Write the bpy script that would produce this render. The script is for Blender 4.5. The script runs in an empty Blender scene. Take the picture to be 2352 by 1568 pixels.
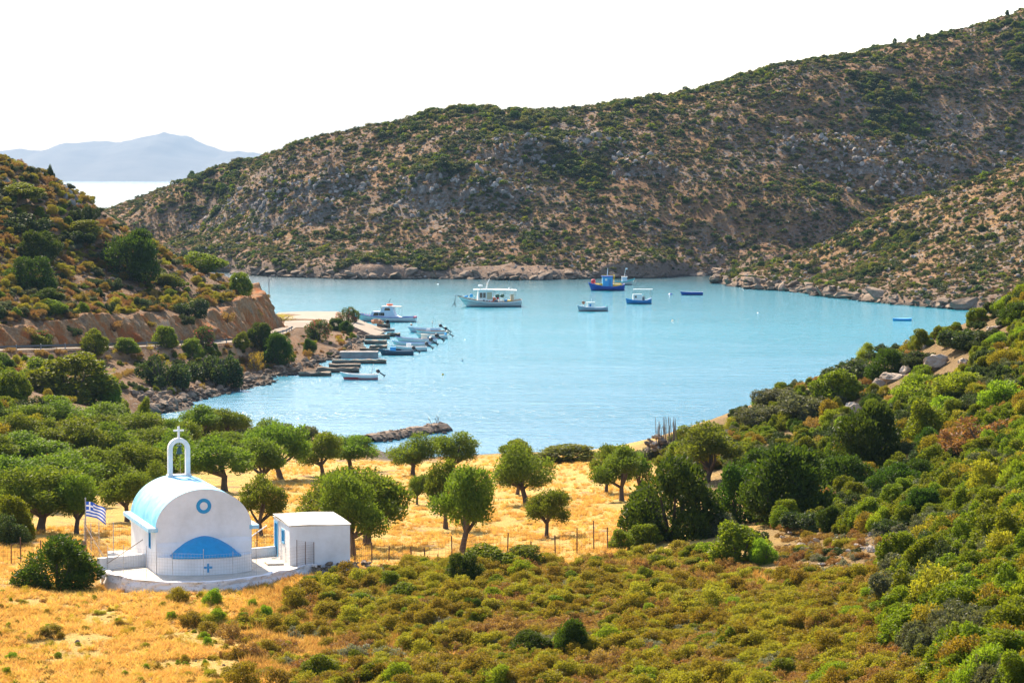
import bpy, math, random
import numpy as np
from mathutils import Vector, Matrix

# ------------------------------------------------------------------ camera, sky, sun, exposure
SC = bpy.context.scene
COL = SC.collection
S = 1.3                          # metres per layout unit
CAMH = 21.0 * S
FV, CU, CV, HORV = 6533.3, 1176.0, 784.0, 407.0     # 100 mm lens on 36 mm film
PITCH = math.atan((CV - HORV) / FV)
cam_d = bpy.data.cameras.new('camera'); cam_d.lens = 100.0; cam_d.sensor_width = 36.0
cam_d.clip_start = 0.5; cam_d.clip_end = 60000
cam = bpy.data.objects.new('camera', cam_d); COL.objects.link(cam)
cam.location = (0, 0, CAMH); cam.rotation_euler = (math.pi/2 - PITCH, 0, 0)
SC.camera = cam

SUN_AZ, SUN_EL = math.radians(-24), math.radians(39)     # azimuth from +Y towards +X
world = bpy.data.worlds.new('World'); SC.world = world; world.use_nodes = True
wn = world.node_tree.nodes; wl = world.node_tree.links
sky = wn.new('ShaderNodeTexSky'); sky.sky_type = 'NISHITA'; sky.sun_disc = False
sky.sun_elevation = SUN_EL; sky.sun_rotation = SUN_AZ
sky.air_density = 1.0; sky.dust_density = 1.6; sky.ozone_density = 1.0; sky.altitude = 0
wl.new(sky.outputs[0], wn['Background'].inputs[0]); wn['Background'].inputs[1].default_value = 0.12
SUNV = Vector((math.sin(SUN_AZ)*math.cos(SUN_EL), math.cos(SUN_AZ)*math.cos(SUN_EL), math.sin(SUN_EL)))
sun_d = bpy.data.lights.new('sun', 'SUN'); sun_d.energy = 5.0; sun_d.angle = math.radians(0.53); sun_d.color = (1.0, 0.85, 0.66)
sun = bpy.data.objects.new('sun', sun_d); COL.objects.link(sun)
sun.rotation_euler = SUNV.to_track_quat('Z', 'Y').to_euler()
SC.view_settings.view_transform = 'Standard'; SC.view_settings.look = 'None'
SC.view_settings.exposure = 1.5; SC.view_settings.gamma = 1.0; SC.view_settings.use_curve_mapping = False
SC.cycles.max_bounces = 6; SC.cycles.diffuse_bounces = 3; SC.cycles.glossy_bounces = 2; SC.cycles.transmission_bounces = 3
SC.cycles.volume_bounces = 0; SC.cycles.transparent_max_bounces = 4
SC.cycles.caustics_reflective = False; SC.cycles.caustics_refractive = False
SC.cycles.sample_clamp_indirect = 4.0; SC.cycles.sample_clamp_direct = 12.0
SC.cycles.use_denoising = True

# ------------------------------------------------------------------ photo geometry -> world
CP, SP = math.cos(PITCH), math.sin(PITCH)
def ray(u, v):
    x = (u - CU)/FV; y = -(v - CV)/FV
    return np.array((x, CP + y*SP, -SP + y*CP))
def P(u, v, d):                  # point on the sight line (u,v) at d layout units ahead
    r = ray(u, v); t = d*S/r[1]
    return np.array((r[0]*t, r[1]*t, CAMH + r[2]*t))
def onz(u, v, z=0.0):            # where the sight line meets level z (metres)
    r = ray(u, v); t = (z - CAMH)/r[2]
    return np.array((r[0]*t, r[1]*t, z))
def K(x, y): return ((160 + x/2.94)/1.08844, (1020 + y/2.94)/1.08844)
rng = np.random.default_rng(7); random.seed(7)

# ------------------------------------------------------------------ noise
def _hash(ix, iy, seed):
    h = (ix*374761393 + iy*668265263 + seed*974634541) & 0xffffffff
    h = ((h ^ (h >> 13))*1274126177) & 0xffffffff
    return ((h ^ (h >> 16)) & 0xffff)/65535.0
def vnoise(x, y, seed=0):
    x = np.asarray(x, float); y = np.asarray(y, float)
    ix = np.floor(x).astype(np.int64); iy = np.floor(y).astype(np.int64)
    fx = x - ix; fy = y - iy
    fx = fx*fx*(3 - 2*fx); fy = fy*fy*(3 - 2*fy)
    a = _hash(ix, iy, seed); b = _hash(ix+1, iy, seed); c = _hash(ix, iy+1, seed); d = _hash(ix+1, iy+1, seed)
    return (a*(1-fx) + b*fx)*(1-fy) + (c*(1-fx) + d*fx)*fy
def fbm(x, y, seed=0, o=4):
    s = 0; a = 0.5; t = 0
    for i in range(o):
        s = s + a*vnoise(np.asarray(x)*2**i, np.asarray(y)*2**i, seed + i*17); t += a; a *= 0.5
    return s/t
def ridged(x, y, seed=0, o=4):
    s = 0; a = 0.5; t = 0
    for i in range(o):
        s = s + a*(1 - np.abs(2*vnoise(np.asarray(x)*2**i, np.asarray(y)*2**i, seed + i*31) - 1)); t += a; a *= 0.5
    return s/t
def sstep(a, b, x): t = np.clip((x - a)/(b - a), 0, 1); return t*t*(3 - 2*t)

class TPS:                       # smooth surface through control heights
    def __init__(s, pts, lam=0.0):
        p = np.array(pts, float); s.xy = p[:, :2]/100.0; n = len(p)
        K_ = s._k(s.xy, s.xy) + lam*np.eye(n)
        A = np.zeros((n+3, n+3)); A[:n, :n] = K_; A[:n, n] = 1; A[:n, n+1:] = s.xy; A[n, :n] = 1; A[n+1:, :n] = s.xy.T
        s.w = np.linalg.solve(A, np.concatenate([p[:, 2], [0, 0, 0]])); s.n = n
    def _k(s, a, b):
        d2 = ((a[:, None, :] - b[None, :, :])**2).sum(-1)
        return 0.5*d2*np.log(d2 + 1e-12)
    def __call__(s, x, y):
        sh = np.shape(x); q = np.stack([np.ravel(x), np.ravel(y)], 1)/100.0
        out = np.empty(len(q))
        for i in range(0, len(q), 40000):
            c = q[i:i+40000]; out[i:i+40000] = s._k(c, s.xy) @ s.w[:s.n] + s.w[s.n] + c @ s.w[s.n+1:]
        return out.reshape(sh)
def seg_dist(x, y, poly, closed=False):
    d = np.full(np.shape(x), 1e9); pts = list(poly) + ([poly[0]] if closed else [])
    for (x0, y0), (x1, y1) in zip(pts[:-1], pts[1:]):
        vx, vy = x1-x0, y1-y0; L = vx*vx + vy*vy + 1e-9
        t = np.clip(((x-x0)*vx + (y-y0)*vy)/L, 0, 1)
        d = np.minimum(d, np.hypot(x - x0 - t*vx, y - y0 - t*vy))
    return d
def inside(x, y, poly):
    r = np.zeros(np.shape(x), bool); n = len(poly)
    for i in range(n):
        x0, y0 = poly[i]; x1, y1 = poly[(i+1) % n]
        c = ((y0 > y) != (y1 > y)) & (x < (x1-x0)*(y-y0)/((y1-y0) + 1e-12) + x0)
        r ^= c
    return r

# ------------------------------------------------------------------ mesh and object helpers
def mesh_np(name, verts, faces, mats=(), smooth=False, midx=None, tone=None):
    me = bpy.data.meshes.new(name)
    verts = np.ascontiguousarray(verts, np.float32); faces = np.ascontiguousarray(faces, np.int32)
    nf, k = faces.shape
    me.vertices.add(len(verts)); me.vertices.foreach_set('co', verts.ravel())
    me.loops.add(nf*k); me.loops.foreach_set('vertex_index', faces.ravel())
    me.polygons.add(nf); me.polygons.foreach_set('loop_start', np.arange(0, nf*k, k, dtype=np.int32))
    me.polygons.foreach_set('loop_total', np.full(nf, k, np.int32))
    if smooth: me.polygons.foreach_set('use_smooth', np.ones(nf, bool))
    if midx is not None: me.polygons.foreach_set('material_index', np.asarray(midx, np.int32))
    for m in mats: me.materials.append(m)
    me.update(calc_edges=True)
    if tone is not None:
        a = me.attributes.new('tone', 'FLOAT', 'FACE'); a.data.foreach_set('value', np.asarray(tone, np.float32))
    return me
def link(o, parent=None):
    COL.objects.link(o)
    if parent is not None: o.parent = parent
    return o
def ob(name, me, parent=None, loc=None, rz=None, sc=None):
    o = bpy.data.objects.new(name, me)
    if loc is not None: o.location = loc
    if rz is not None: o.rotation_euler = (0, 0, rz)
    if sc is not None: o.scale = sc
    return link(o, parent)
def tag(o, label=None, cat=None, group=None, kind=None):
    if label: o['label'] = label
    if cat: o['category'] = cat
    if group: o['group'] = group
    if kind: o['kind'] = kind
    return o
def thing(name, label, cat, loc=(0, 0, 0), rz=0.0, group=None, sc=None):
    o = bpy.data.objects.new(name, None); o.empty_display_size = 0.3
    o.location = loc; o.rotation_euler = (0, 0, rz)
    if sc is not None: o.scale = sc
    COL.objects.link(o); return tag(o, label, cat, group)
class MB:                        # collects simple solids into one mesh
    def __init__(s): s.v = []; s.f = []
    def add(s, vs, fs):
        n = len(s.v); s.v += [tuple(map(float, p)) for p in vs]; s.f += [tuple(i + n for i in q) for q in fs]; return s
    def box(s, x0, x1, y0, y1, z0, z1, rz=0.0, c=None):
        vs = [(x, y, z) for z in (z0, z1) for (x, y) in ((x0, y0), (x1, y0), (x1, y1), (x0, y1))]
        if rz:
            cx, cy = c if c else ((x0+x1)/2, (y0+y1)/2); ca, sa = math.cos(rz), math.sin(rz)
            vs = [(cx + (x-cx)*ca - (y-cy)*sa, cy + (x-cx)*sa + (y-cy)*ca, z) for x, y, z in vs]
        return s.add(vs, [(3, 2, 1, 0), (4, 5, 6, 7), (0, 1, 5, 4), (1, 2, 6, 5), (2, 3, 7, 6), (3, 0, 4, 7)])
    def tube(s, pts, rad, n=6, cap=True):
        pts = [Vector(p) for p in pts]; rad = rad if hasattr(rad, '__len__') else [rad]*len(pts)
        vs = []; fs = []; ref = None
        for i, p in enumerate(pts):
            t = (pts[min(i+1, len(pts)-1)] - pts[max(i-1, 0)]).normalized()
            if ref is None: ref = t.orthogonal().normalized()
            a = (ref - t*ref.dot(t)); a = a.normalized() if a.length > 1e-6 else t.orthogonal().normalized(); ref = a
            b = t.cross(a)
            for k in range(n):
                an = 2*math.pi*k/n; vs.append(p + (a*math.cos(an) + b*math.sin(an))*rad[i])
        for i in range(len(pts)-1):
            for k in range(n):
                fs.append((i*n + k, i*n + (k+1) % n, (i+1)*n + (k+1) % n, (i+1)*n + k))
        if cap: fs += [tuple(range(n-1, -1, -1)), tuple((len(pts)-1)*n + k for k in range(n))]
        return s.add(vs, fs)
    def bar(s, a, b, r): return s.tube([a, b], r, 4)
    def lathe(s, prof, n=12, c=(0, 0, 0), axis='z'):
        vs = []; fs = []; m = len(prof)
        for r, h in prof:
            for k in range(n):
                an = 2*math.pi*k/n; q = (r*math.cos(an), r*math.sin(an), h)
                if axis == 'x': q = (q[2], q[0], q[1])
                if axis == 'y': q = (q[0], q[2], q[1])
                vs.append((c[0]+q[0], c[1]+q[1], c[2]+q[2]))
        for i in range(m-1):
            for k in range(n): fs.append((i*n + k, i*n + (k+1) % n, (i+1)*n + (k+1) % n, (i+1)*n + k))
        fs += [tuple(range(n-1, -1, -1)), tuple((m-1)*n + k for k in range(n))]
        return s.add(vs, fs)
    def prism(s, poly, z0, z1):
        n = len(poly); vs = [(x, y, z0) for x, y in poly] + [(x, y, z1) for x, y in poly]
        fs = [tuple(range(n-1, -1, -1)), tuple(range(n, 2*n))] + [(i, (i+1) % n, n + (i+1) % n, n + i) for i in range(n)]
        return s.add(vs, fs)
    def plate(s, poly, axis, a, b):   # outline in two axes, thickness along the third: 'y' -> (x,z) outline, 'x' -> (y,z)
        n = len(poly); f = (lambda p, t: (p[0], t, p[1])) if axis == 'y' else (lambda p, t: (t, p[0], p[1]))
        vs = [f(p, a) for p in poly] + [f(p, b) for p in poly]
        fs = [tuple(range(n)), tuple(range(2*n-1, n-1, -1))] + [(i, n + i, n + (i+1) % n, (i+1) % n) for i in range(n)]
        return s.add(vs, fs)
    def grid(s, rows):                # rows of points -> quads
        m = len(rows[0]); vs = [p for r in rows for p in r]
        return s.add(vs, [(i*m + j, i*m + j+1, (i+1)*m + j+1, (i+1)*m + j) for i in range(len(rows)-1) for j in range(m-1)])
    def mesh(s, name, m, smooth=False, fix=True):
        me = bpy.data.meshes.new(name); me.from_pydata(s.v, [], s.f)
        if fix:
            import bmesh
            bm = bmesh.new(); bm.from_mesh(me); bmesh.ops.recalc_face_normals(bm, faces=bm.faces); bm.to_mesh(me); bm.free()
        if m: me.materials.append(m)
        if smooth:
            me.polygons.foreach_set('use_smooth', [True]*len(me.polygons))
            if hasattr(me, 'set_sharp_from_angle'): me.set_sharp_from_angle(angle=math.radians(39))
        return me
    def build(s, name, m, parent=None, smooth=False, **k): return ob(name, s.mesh(name, m, smooth), parent, **k)

# ------------------------------------------------------------------ materials
class NT:
    def __init__(s, name):
        s.m = bpy.data.materials.new(name); s.m.use_nodes = True; s.t = s.m.node_tree; s.n = s.t.nodes; s.l = s.t.links
        s.bsdf = s.n['Principled BSDF']; s.out = s.n['Material Output']
    def new(s, t, **k):
        n = s.n.new(t)
        for a, b in k.items(): setattr(n, a, b)
        return n
    def link(s, a, b): s.l.new(a, b)
    def pos(s, sc=(1, 1, 1), obj=False, loc=(0, 0, 0)):
        src = s.new('ShaderNodeTexCoord').outputs['Object'] if obj else s.new('ShaderNodeNewGeometry').outputs['Position']
        m = s.new('ShaderNodeMapping'); m.inputs['Scale'].default_value = sc; m.inputs['Location'].default_value = loc
        s.link(src, m.inputs[0]); return m.outputs[0]
    def noise(s, vec, scale, detail=4, rough=0.6, dist=0.0):
        n = s.new('ShaderNodeTexNoise'); n.inputs['Scale'].default_value = scale; n.inputs['Detail'].default_value = detail
        n.inputs['Roughness'].default_value = rough; n.inputs['Distortion'].default_value = dist
        s.link(vec, n.inputs['Vector']); return n.outputs[0]
    def ramp(s, fac, *stops):
        r = s.new('ShaderNodeValToRGB'); e = r.color_ramp.elements
        while len(e) < len(stops): e.new(0.5)
        for i, (p, c) in enumerate(stops): e[i].position = p; e[i].color = tuple(c) + (1,) if len(c) == 3 else c
        s.link(fac, r.inputs[0]); return r.outputs[0]
    def step(s, fac, a, b):
        n = s.new('ShaderNodeMapRange'); n.inputs[1].default_value = a; n.inputs[2].default_value = b; n.clamp = True
        s.link(fac, n.inputs[0]); return n.outputs[0]
    def mix(s, f, a, b, mode='MIX'):
        n = s.new('ShaderNodeMix', data_type='RGBA', blend_type=mode)
        for sock, v in ((n.inputs[0], f), (n.inputs[6], a), (n.inputs[7], b)):
            if isinstance(v, (int, float)): sock.default_value = v
            elif isinstance(v, tuple): sock.default_value = v + (1,) if len(v) == 3 else v
            else: s.link(v, sock)
        return n.outputs[2]
    def math(s, op, a, b=0.0):
        n = s.new('ShaderNodeMath', operation=op)
        for i, v in ((0, a), (1, b)):
            if isinstance(v, (int, float)): n.inputs[i].default_value = v
            else: s.link(v, n.inputs[i])
        return n.outputs[0]
    def bump(s, h, strength=0.5, dist=0.05, normal=None):
        b = s.new('ShaderNodeBump'); b.inputs['Strength'].default_value = strength; b.inputs['Distance'].default_value = dist
        s.link(h, b.inputs['Height'])
        if normal is not None: s.link(normal, b.inputs['Normal'])
        return b.outputs[0]
def paint(name, col, rough=0.6, var=0.12, scale=3.0, bump=0.0, bscale=20.0, col2=None, metal=0.0, spec=0.4, obj=True, lo=0.35, hi=0.7):
    t = NT(name); v = t.pos(obj=obj); n = t.noise(v, scale, 5, 0.65)
    c2 = col2 or tuple(max(0, c*(1 - var*2)) for c in col)
    t.link(t.mix(t.step(n, lo, hi), col, c2), t.bsdf.inputs['Base Color'])
    t.bsdf.inputs['Roughness'].default_value = rough; t.bsdf.inputs['Metallic'].default_value = metal
    t.bsdf.inputs['Specular IOR Level'].default_value = spec
    if bump:
        t.link(t.bump(t.noise(v, bscale, 4, 0.6), bump, 0.03), t.bsdf.inputs['Normal'])
    return t.m
def leafy(name, dark, light, trans=0.45, hue=0.03, rough=0.6, spec=0.08, tcol=None, vary=0.35, split=None):
    t = NT(name); a = t.new('ShaderNodeAttribute'); a.attribute_name = 'tone'
    r = t.new('ShaderNodeObjectInfo').outputs['Random']
    f = t.math('ADD', t.math('MULTIPLY', a.outputs['Fac'], 1 - vary), t.math('MULTIPLY', r, vary))
    c = t.mix(f, dark, light)
    if split: c = t.mix(t.step(a.outputs['Fac'], split[0], split[0] + 0.02), c, split[1])
    h = t.new('ShaderNodeHueSaturation'); t.link(c, h.inputs['Color'])
    t.link(t.math('ADD', t.math('MULTIPLY', r, hue*2), 0.5 - hue), h.inputs['Hue'])
    c = h.outputs[0]
    d = t.bsdf; t.link(c, d.inputs['Base Color']); d.inputs['Roughness'].default_value = rough; d.inputs['Specular IOR Level'].default_value = spec
    tr = t.new('ShaderNodeBsdfTranslucent')
    t.link(t.mix(1.0, c, tcol or (1.25, 1.3, 0.6), 'MULTIPLY'), tr.inputs[0])
    mx = t.new('ShaderNodeMixShader'); mx.inputs[0].default_value = trans
    t.link(d.outputs[0], mx.inputs[1]); t.link(tr.outputs[0], mx.inputs[2]); t.link(mx.outputs[0], t.out.inputs[0])
    return t.m

# ------------------------------------------------------------------ terrain control points (photo column, row, distance) and layout points
def U(x, y, z): return (x*S, y*S, z*S)
low = [P(*q) for q in [(-100,1568,82),(300,1568,81.5),(600,1568,81),(1176,1568,80),(1700,1568,75),(2050,1568,68),(2352,1568,60),(2520,1568,57),
    (0,1345,102),(250,1348,102),(450,1350,101.5),(740,1312,106),(820,1300,108),(1100,1330,102),(1450,1330,101),
    (1430,1240,116),(1650,1230,115),(1800,1255,107),(2050,1300,93),(2050,1110,128),(1800,1110,150),(1650,1060,170),(1930,965,175),(2100,910,165),
    (2352,1300,82),(2352,1100,107),(2352,910,142),(2352,684,186),(2520,615,188),(2100,796,192),(1920,852,199),(1690,1012,212),(1560,1038,211),(1800,945,206),(2225,738,189),
    (640,757,345),(560,780,310),(330,793,292),(150,797,280),(0,800,270),(-200,805,258),
    (450,850,285),(300,885,258),(150,850,262),(0,880,240),(0,960,212),(560,845,303),(640,810,320)]]
low += [U(*q) for q in [(-15,50,7.6),(-8,20,14),(0,0,19.3),(10,20,14.5),(12,42,11),(-25,0,17),(25,0,22),(30,50,16),(-40,60,9),
    (-35,120,6.0),(-15,120,5.55),(0,120,5.5),(-35,150,4.7),(-15,150,3.9),(0,150,3.85),(8,150,4.1),(-15,180,2.3),(0,180,2.2),(7,180,2.5),(-28,180,3.0),
    (-50,150,8),(-44,200,6.0),(-38,232,3.2),(-48,240,5.5),(-25,205,1.5),(45,120,16),(48,160,18),
    (13,240,-1.6),(20,236,-1.6),(28,230,-1.6),(38,228,-1.6),(52,222,-1.6),
    (-36,385,1.4),(-34,399,1.25),(-29,399,1.2),(-26,392,1.2),(-29,411,1.15),(-36,411,1.15),(-45,412,0.4),
    (-29,432,-1.8),(-45,432,-1.8),(-60,420,-1.8),(-22,425,-1.8),(-17,405,-1.8),(0,420,-2.5),(-75,400,-2)]]
for (u, v) in [(345,952),(430,928),(500,907),(560,892),(620,880),(690,860),(740,842),(790,818),(835,792),(850,772),(872,752)]:
    q = onz(u, v); low.append((q[0], q[1], 0.05)); low.append((q[0] + 7*S, q[1] - 3*S, -1.4*S))
for (u, v) in [(400,985),(500,996),(620,1003),(720,1006),(790,1010),(850,1030),(890,1052),(1000,1052),(1100,1045),(1300,1037),(1500,1012),(1600,995)]:
    q = onz(u, v); low.append((q[0], q[1], 0.05)); low.append((q[0], q[1] + 9*S, -1.4*S))
L_ = TPS(low, 1e-5)
high = [P(*q) for q in [(0,742,273),(150,732,282),(330,716,296),(480,706,318),(600,694,342),(624,702,351),
    (0,605,300),(0,480,318),(0,366,335),(110,396,345),(165,435,350),(200,490,353),(235,545,356),(300,592,356),(400,625,358),(480,622,358),(560,648,358),(612,680,358),
    (200,605,320),(400,648,328),(-200,280,330),(-200,600,285),(-200,735,262)]]
high += [U(*q) for q in [(-75,352,22),(-60,372,10),(-45,378,4),(-34,372,3),(-90,385,6),(-60,395,-2),(-40,392,-2)]]
H_ = TPS(high, 1e-5)
base = [(-200,800,259),(-60,796,266),(0,792,271),(80,789,275),(150,787,280),(240,785,287),(330,784,294),(420,780,304),(500,775,316),(570,764,330),(612,752,343),(630,742,354)]
CLIFF = [tuple(P(*q)[:2]) for q in base] + [tuple(np.array(q)*S) for q in [(-33,366),(-40,378),(-52,390),(-80,398),(-110,398),(-110,250)]]
ROADC = [tuple(P(*q)[:2]) for q in [(-200,812,256),(0,803,268),(150,799,277),(330,794,290),(450,790,302),(560,781,313),(620,766,332),(648,752,350)]] + [tuple(np.array(q)*S) for q in [(-27.5,372),(-29.5,390)]]
ROADZ = [float(P(*q)[2]) for q in [(-200,812,256),(0,803,268),(150,799,277),(330,794,290),(450,790,302),(560,781,313),(620,766,332),(648,752,350)]] + [1.75, 1.6]
_ra = np.array(ROADC); _rs = np.concatenate([[0], np.cumsum(np.hypot(*np.diff(_ra, axis=0).T))])
def road_z(x, y):
    best = np.full(np.shape(x), 1e9); z = np.zeros(np.shape(x))
    for i in range(len(_ra) - 1):
        a, b_ = _ra[i], _ra[i+1]; v_ = b_ - a; t = np.clip(((x-a[0])*v_[0] + (y-a[1])*v_[1])/(v_ @ v_), 0, 1)
        d = np.hypot(x - a[0] - t*v_[0], y - a[1] - t*v_[1]); m = d < best
        best = np.where(m, d, best); z = np.where(m, ROADZ[i] + (ROADZ[i+1] - ROADZ[i])*t, z)
    return z
def ground_h(x, y):
    wx = (ridged(x/4.2, y/4.2, 5, 3) - 0.55)*4.6 + (vnoise(x/1.1, y/1.1, 8) - 0.5)*1.3
    lo = L_(x, y)
    dist = seg_dist(x, y, CLIFF, True); sd = np.where(inside(x, y, CLIFF), dist, -dist) + wx*0.55
    hi = np.maximum(H_(x, y) - 0.7, lo - 0.3)
    hi = hi + (fbm(x/9, y/9, 11, 4) - 0.5)*1.1 + (ridged(x/2.4, y/2.4, 12, 3) - 0.55)*0.5
    wet = sstep(-0.5, 1.2, lo)
    lo = lo + ((fbm(x/7, y/7, 3, 4) - 0.5)*0.7 + (fbm(x/1.4, y/1.4, 4, 3) - 0.5)*0.22)*wet
    rd = seg_dist(x, y, ROADC)
    bank = sstep(330*S, 300*S, np.abs(y - 300*S) + 250*S)
    a = sstep(-0.1, 1.7, sd)*0.86 + sstep(0.5, 4.2, sd)*0.14
    z = lo*(1-a) + hi*a
    flat = sstep(4.6, 2.6, rd)*(1 - a)
    return z*(1-flat) + (road_z(x, y) - 0.05)*flat
GX0, GX1, GY0, GY1, GD = -112.0, 66.0, -12.0, 572.0, 0.55
gx = np.arange(GX0, GX1, GD); gy = np.arange(GY0, GY1, GD)
GXX, GYY = np.meshgrid(gx, gy)
GZ = ground_h(GXX, GYY)
# level the chapel terrace and the quay
TERR_Z = 6.66*S
def bil(x, y):
    fx = np.clip((np.asarray(x, float) - GX0)/GD, 0, len(gx)-1.001); fy = np.clip((np.asarray(y, float) - GY0)/GD, 0, len(gy)-1.001)
    i = fx.astype(int); j = fy.astype(int); a = fx - i; b = fy - j
    return (GZ[j, i]*(1-a) + GZ[j, i+1]*a)*(1-b) + (GZ[j+1, i]*(1-a) + GZ[j+1, i+1]*a)*b
def G(u, v):                     # where the sight line first meets the near ground
    r = ray(u, v); t = np.arange(60.0, 560.0, 0.25)
    x = r[0]*t; y = r[1]*t; z = CAMH + r[2]*t
    hit = np.nonzero(bil(x, y) > z)[0]
    k = hit[0] if len(hit) else len(t)-1
    return np.array((x[k], y[k], float(bil(x[k], y[k]))))
def grid_mesh(name, X, Y, Z, mat, keep=None):
    ny, nx = X.shape
    idx = np.arange(nx*ny).reshape(ny, nx)
    q = np.stack([idx[:-1, :-1], idx[:-1, 1:], idx[1:, 1:], idx[1:, :-1]], -1).reshape(-1, 4)
    if keep is not None:
        k = keep[:-1, :-1] | keep[1:, :-1] | keep[:-1, 1:] | keep[1:, 1:]; q = q[k.ravel()]
    v = np.stack([X, Y, Z], -1).reshape(-1, 3)
    used = np.zeros(len(v), bool); used[q.ravel()] = True; remap = np.cumsum(used) - 1
    return mesh_np(name, v[used], remap[q], [mat], smooth=True)

def far_tps(pts): return TPS(pts, 1e-5)
fh = []
for (u, v) in [(-150,622),(50,622),(250,622),(440,623),(520,625),(580,632),(700,637),(830,641),(1000,640),(1200,643),(1400,639),(1550,635),(1650,633),(1780,631),(1950,628),(2200,625),(2500,622)]:
    q = onz(u, v); fh.append((q[0], q[1], 0.1)); fh.append((q[0], q[1] - 9, -2.2))
for (u, v, d) in [(-250,640,745),(-100,600,745),(0,562,745),(100,522,742),(220,484,740),(300,455,735),(390,420,720),(440,402,712),(585,362,690),(700,318,680),(830,293,674),(1000,259,668),(1090,249,666),(1170,254,666),
    (1300,252,664),(1400,238,672),(1570,211,684),(1700,181,697),(1800,152,706),(1900,137,715),(1980,121,721),(2050,106,728),(2130,86,735),(2240,62,745),(2352,22,757),(2500,-30,770),(2700,-90,785)]:
    q = P(u, v, d); fh.append(tuple(q)); fh.append((q[0]*1.12, q[1] + 95*S, max(q[2] - 9*S, 1)))
for (u, v, d) in [(600,600,618),(900,606,600),(1200,608,597),(1500,606,600),(1750,600,604),(800,480,632),(760,440,640),(1000,480,628),(1300,470,626),(1600,450,636),(1900,420,655),(2200,360,676),(2200,480,648),(1900,530,628),(480,520,690),(600,470,662)]:
    fh.append(tuple(P(u, v, d)))
F_ = far_tps(fh)
def hill_h(x, y):
    z = F_(x, y); up = sstep(0.3, 5, z)
    rock = sstep(0.50, 0.62, fbm(x/26, y/34, 41, 4))
    z = z + up*((fbm(x/30, y/30, 21, 4) - 0.5)*3.4 + (fbm(x/8, y/8, 22, 4) - 0.5)*1.8)
    z = z + up*rock*((ridged(x/5, y/7, 23, 4) - 0.5)*2.4)
    # rock outcrops with steep faces
    for (u, v, d, rx, ry, h) in OUT:
        c = P(u, v, d); g = np.clip(1 - ((x-c[0])/rx)**2 - ((y-c[1])/ry)**2, 0, 1)**0.55
        z = z + g*h*(0.30 + 1.0*ridged(x/3.6, y/6, 29, 4) + 0.35*(vnoise(x/1.7, y/2.2, 30) - 0.5))
    # low sea cliff
    shore = sstep(-0.6, 0.8, F_(x, y)); z = z + shore*(1.2 + 2.6*ridged(x/10, y/15, 31, 4)*sstep(0.32, 0.56, fbm(x/20, y/40, 33, 3)) + 1.3*ridged(x/2.6, y/2.6, 34, 3))*sstep(10, 2.0, F_(x, y))*sstep(0, 1, 1.15 - np.exp(-((x - 58)/9)**2))
    return z
OUT = [(700,395,655,17,13,5.5),(640,400,665,10,9,4.0),(790,380,655,8,8,3.5),(1040,430,640,15,9,3.4),(980,410,645,8,7,3.0),(1130,450,635,10,7,2.6),(730,440,640,5,5,4.0),
       (1180,320,655,12,9,2.6),(1360,290,660,10,7,2.2),(1250,330,655,10,6,2.2),(1480,330,650,10,6,2.0),(1950,290,668,22,10,2.4),(2130,255,675,26,9,2.6),(2060,330,660,16,8,1.8),
       (560,460,680,9,8,2.6),(480,500,690,10,9,2.4),(620,500,660,8,8,2.4)]
sp = []
for (u, v) in [(1645,650),(1700,659),(1750,665),(1900,681),(2050,698),(2200,710),(2352,716),(2550,722)]:
    q = onz(u, v); sp.append((q[0], q[1], 0.1)); sp.append((q[0] - 3, q[1] - 8, -2.2))
for (u, v, d) in [(1700,640,572),(1800,600,562),(1900,565,556),(2000,520,552),(2100,476,550),(2230,425,550),(2352,378,550),(2550,300,552),(2100,610,500),(2352,560,488),(1900,640,535),(2352,460,515)]:
    sp.append(tuple(P(u, v, d)))
for (x, y, z) in [(45,590,-1),(55,600,-2),(66,608,-1),(82,606,3),(105,604,9),(130,604,14),(38,578,-2)]: sp.append(U(x, y, z))
P_ = far_tps(sp)
def spur_h(x, y):
    b = P_(x, y); up = sstep(0.2, 4, b)
    z = b + up*((fbm(x/22, y/22, 51, 4) - 0.5)*2.6 + (ridged(x/5, y/6, 52, 4) - 0.5)*1.5)
    return z + sstep(-0.4, 0.6, b)*(0.5 + 1.3*ridged(x/5, y/5, 54, 4))*sstep(7, 1, b)

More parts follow.
